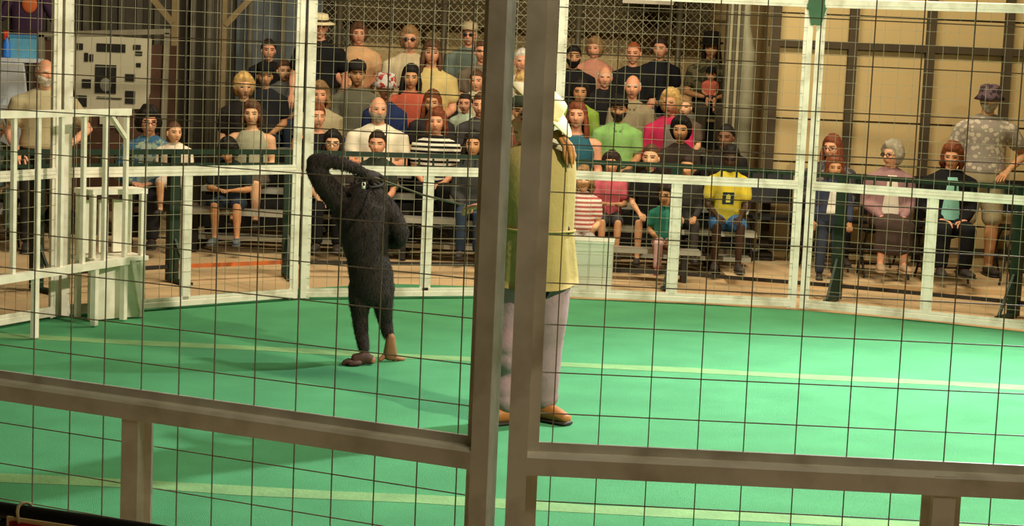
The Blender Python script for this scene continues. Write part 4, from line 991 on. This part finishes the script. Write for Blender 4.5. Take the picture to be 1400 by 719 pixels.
b.tube([tp(712, 226, .06), tp(704, 232, .08), tp(704, 252, .11), tp(705, 266, .125)], [.066, .068, .060, .058], 12); b.tube([tp(762, 228, -.02), tp(768, 240, -.02), tp(767, 256, .01), tp(766, 270, .04)], [.066, .068, .06, .058], 12)
b.tube([tp(735, 352), tp(736, 380), tp(738, 400), tp(742, 418)], [(.165, .128), (.165, .128), (.14, .115), (.10, .09)], 14); tpart(b, 'shirt', cloth((36, 34, 36)))
# khaki vest with pleats, flared hem
def vest():
    mb = MB(); rows = [(386, .200, .172), (374, .198, .168), (350, .190, .158), (322, .183, .148), (312, .180, .146), (300, .184, .148), (270, .192, .150), (240, .198, .148), (222, .196, .142), (211, .186, .128), (203, .150, .112), (196, .095, .085)]
    n = 40; V = []
    for sd in (0, 1):
        for (py, rx, ry) in rows:
            c = tp(736 + (735 - 736) * (386 - py) / 180, py)
            for j in range(n):
                a = 2 * PI * j / n; f = 1 + (.036 * math.sin(7 * a + .6 + .004 * py) + .024 * math.sin(13 * a - .006 * py)) * min(1, max(.25, (py - 215) / 130)) - .05 * sd
                z = c[2] + .03 * math.cos(a - 1.2) * (1 if py > 340 else .3); V.append((c[0] + rx * f * math.cos(a), c[1] + ry * f * math.sin(a), z))
    m_ = len(rows); Fc = []
    for sd in (0, 1):
        o = sd * m_ * n
        for i in range(m_ - 1):
            for j in range(n):
                q = (o + i * n + j, o + i * n + (j + 1) % n, o + (i + 1) * n + (j + 1) % n, o + (i + 1) * n + j); Fc.append(q if not sd else tuple(reversed(q)))
    for i in (0, m_ - 1):
        for j in range(n): Fc.append((i * n + j, i * n + (j + 1) % n, m_ * n + i * n + (j + 1) % n, m_ * n + i * n + j))
    mb.add(V, Fc); return mb
M_vest = mat('khaki_vest', (160, 142, 86), .85, .10, 8, .15)
ve = vest().build('vest', M_vest, tr, True)
b = MB(); c = tp(736, 313); n = 30; P = [c + np.array([.183 * math.cos(2 * PI * i / n), .149 * math.sin(2 * PI * i / n), .0]) for i in range(n + 1)]; b.tube(P, [(.006, .014)] * (n + 1), 6, up=(0, 0, 1)); b.build('waist_seam', M_vest, ve, True)
b = MB(); b.tube([tp(731, 388), tp(731, 372)], [(.165, .13), (.16, .125)], 14)
for hx, S_, kx in ((710, LS, 698), (752, RS, 747)):
    b.tube([tp(hx, 380), tp(kx + 3, 430), tp(kx, 470) + (0, S_[1] * .5, 0), lp(tp(kx, 470), S_, .5) + (0, 0, .05), S_ + (0, 0, .11)], [.112, .102, .088, .080, .072], 14)
    for z, rr in ((.12, .080), (.17, .077), (.33, .084), (.40, .09)): b.tube([S_ + (-.0, 0, z), S_ + (.0, 0, z + .02)], [rr, rr], 12)
tpart(b, 'trousers', cloth((150, 122, 124)), .013, 2)
for S_, ang in ((LS, -1.0), (RS, .9)):
    R_ = Rz(ang); b = MB(); f = lambda x, y, z: S_ + R_ @ np.array([x, y, z])
    b.tube([f(0, .07, .05), f(0, .02, .062), f(0, -.07, .05), f(0, -.15, .036)], [(.040, .045), (.044, .052), (.05, .042), (.042, .028)], 14); b.tube([f(0, .03, .07), f(0, .03, .12)], [.05, .048], 12)
    sh = b.build('shoe', mat('tan_shoe_leather', (158, 100, 50), .5, .15, 14), tr, True)
    b = MB(); b.tube([f(0, .075, .012), f(0, -.05, .012), f(0, -.165, .012)], [(.046, .013), (.05, .013), (.044, .013)], 12, up=R_ @ np.array([1., 0, 0])); b.build('sole', M_dark, sh, True)
# hair and pony tail, hat
hb = hair_mesh('short', 2.); ho = MB(); ho.arr(tohead(hb.v), hb.f, hb.m)
nk = tohead([(0, .09, -.04)])[0]
hr = ho.build('hair', hm, tr, True)
pt = MB()
pt.ball(tp(762, 184, -.05), .026, 10, 7)
for q in range(11):
    f1, f2 = math.sin(q * 2.4), math.cos(q * 1.7); e = 226 + 9 * math.sin(q * 3.1)
    pt.tube([tp(760, 183, -.04), tp(768 + 3 * f1, 190 + 2 * f2, -.07 + .02 * f2), tp(777 + 5 * f1, 201, -.09 + .03 * f2), tp(780 + 6 * f1 + 2 * f2, 213, -.10 + .03 * f2), tp(778 + 5 * f1 - 2 * f2, e, -.10 + .025 * f2)], [.012, .014, .014, .012, .004], 7)
pt.build('ponytail', mat('ponytail_hair', (176, 122, 66), .6, .3, 30, .4), hr, True)
M_hat = mat('cream_felt', (222, 206, 160), .8, .06, 8)
hc_ = tp(741, 150); TB = Ry(.70) @ Rx(.16)
hb = MB(); hb.lathe([(.095, .0), (.20, -.004), (.203, .003), (.10, .012), (.098, .04), (.094, .075), (.084, .10), (.045, .104), (.008, .094)], 32, R=TB, c=hc_, sy=1.1, fn=lambda p, a, r: p + np.array([0, 0, .03 * (max(0, (r - .1) / .1) ** 1.5) * math.sin(a) ** 2]))
hat = hb.build('hat', M_hat, tr, True)
hb = MB(); hb.lathe([(.100, .010), (.104, .012), (.102, .030), (.099, .032)], 30, R=TB, c=hc_, sy=1.1); hb.build('hat_band', mat('hat_band', (206, 186, 128), .8), hat, True)
# lead between collar and hand
p0 = CH + cp(513, 243, .0); p1 = TG + tp(648, 284, .29); b = MB(); b.tube([p0, lp(p0, p1, .5) + (0, 0, -.015), p1, TG + tp(676, 300, .26)], [.006] * 4, 8)
o = b.build('lead', mat('grey_lead', (150, 142, 120), .6)); tag(o, 'thin grey lead stretched from the chimpanzee collar to the trainer', 'lead')

# ------------------------------------------------------------------ black barrier with sign in front of the cage
BZ = .85
q0 = ground(-60, 689, BZ); q1 = ground(240, 733, BZ); d = q1 - q0; l = np.linalg.norm(d)
r = empty('black_barrier', (q0[0], q0[1], 0), math.atan2(d[1], d[0])); tag(r, 'black tubular barrier standing before the cage with a sign tied on', 'barrier')
b = MB(); b.tube([(0, 0, BZ), (l + .5, 0, BZ)], [.0195, .0195], 14); b.build('top_tube', M_black, r, True)
b = MB(); b.tube([(0, 0, .12), (l + .5, 0, .12)], [.0165, .0165], 12); b.build('bottom_tube', M_black, r, True)
for x in ((ground(2, 710, BZ) - q0)[0], l + .45):
    b = MB(); b.box((x, 0, .42), (.03, .03, .82)); b.build('post', M_black, r); b = MB(); b.box((x, 0, .012), (.05, .5, .022)); b.build('foot', M_black, r)
s0 = ground(24, 699, BZ)
dirv = d / l; off = float((s0 - q0) @ dirv)
sg = empty('warning_sign', (q0[0] + dirv[0] * off, q0[1] + dirv[1] * off, BZ - .352), math.atan2(d[1], d[0])); tag(sg, 'cream sign with red border tied under the black barrier tube', 'sign')
M_cream = mat('cream_sign', (226, 202, 150), .6, .04, 6); M_red = mat('sign_red', (170, 34, 28), .5, .06, 8)
b = MB(); b.box((.22, -.025, .175), (.44, .006, .35)); b.build('board', M_cream, sg)
for c, dd in (((.22, -.0285, .334), (.424, .003, .014)), ((.22, -.0285, .017), (.40, .003, .018)), ((.021, -.0285, .175), (.018, .003, .334)), ((.419, -.0285, .175), (.018, .003, .334))):
    b = MB(); b.box(c, dd); b.build('border_strip', M_red, sg)
b = MB(); n = 14; P = [(.028 + .004 * math.sin(i), .026 * math.cos(2 * PI * i / n) - .004, .352 + .026 * math.sin(2 * PI * i / n)) for i in range(n + 1)]; b.tube(P, [.004] * (n + 1), 6); b.build('tie_loop', mat('cord', (196, 180, 130), .8), sg, True)
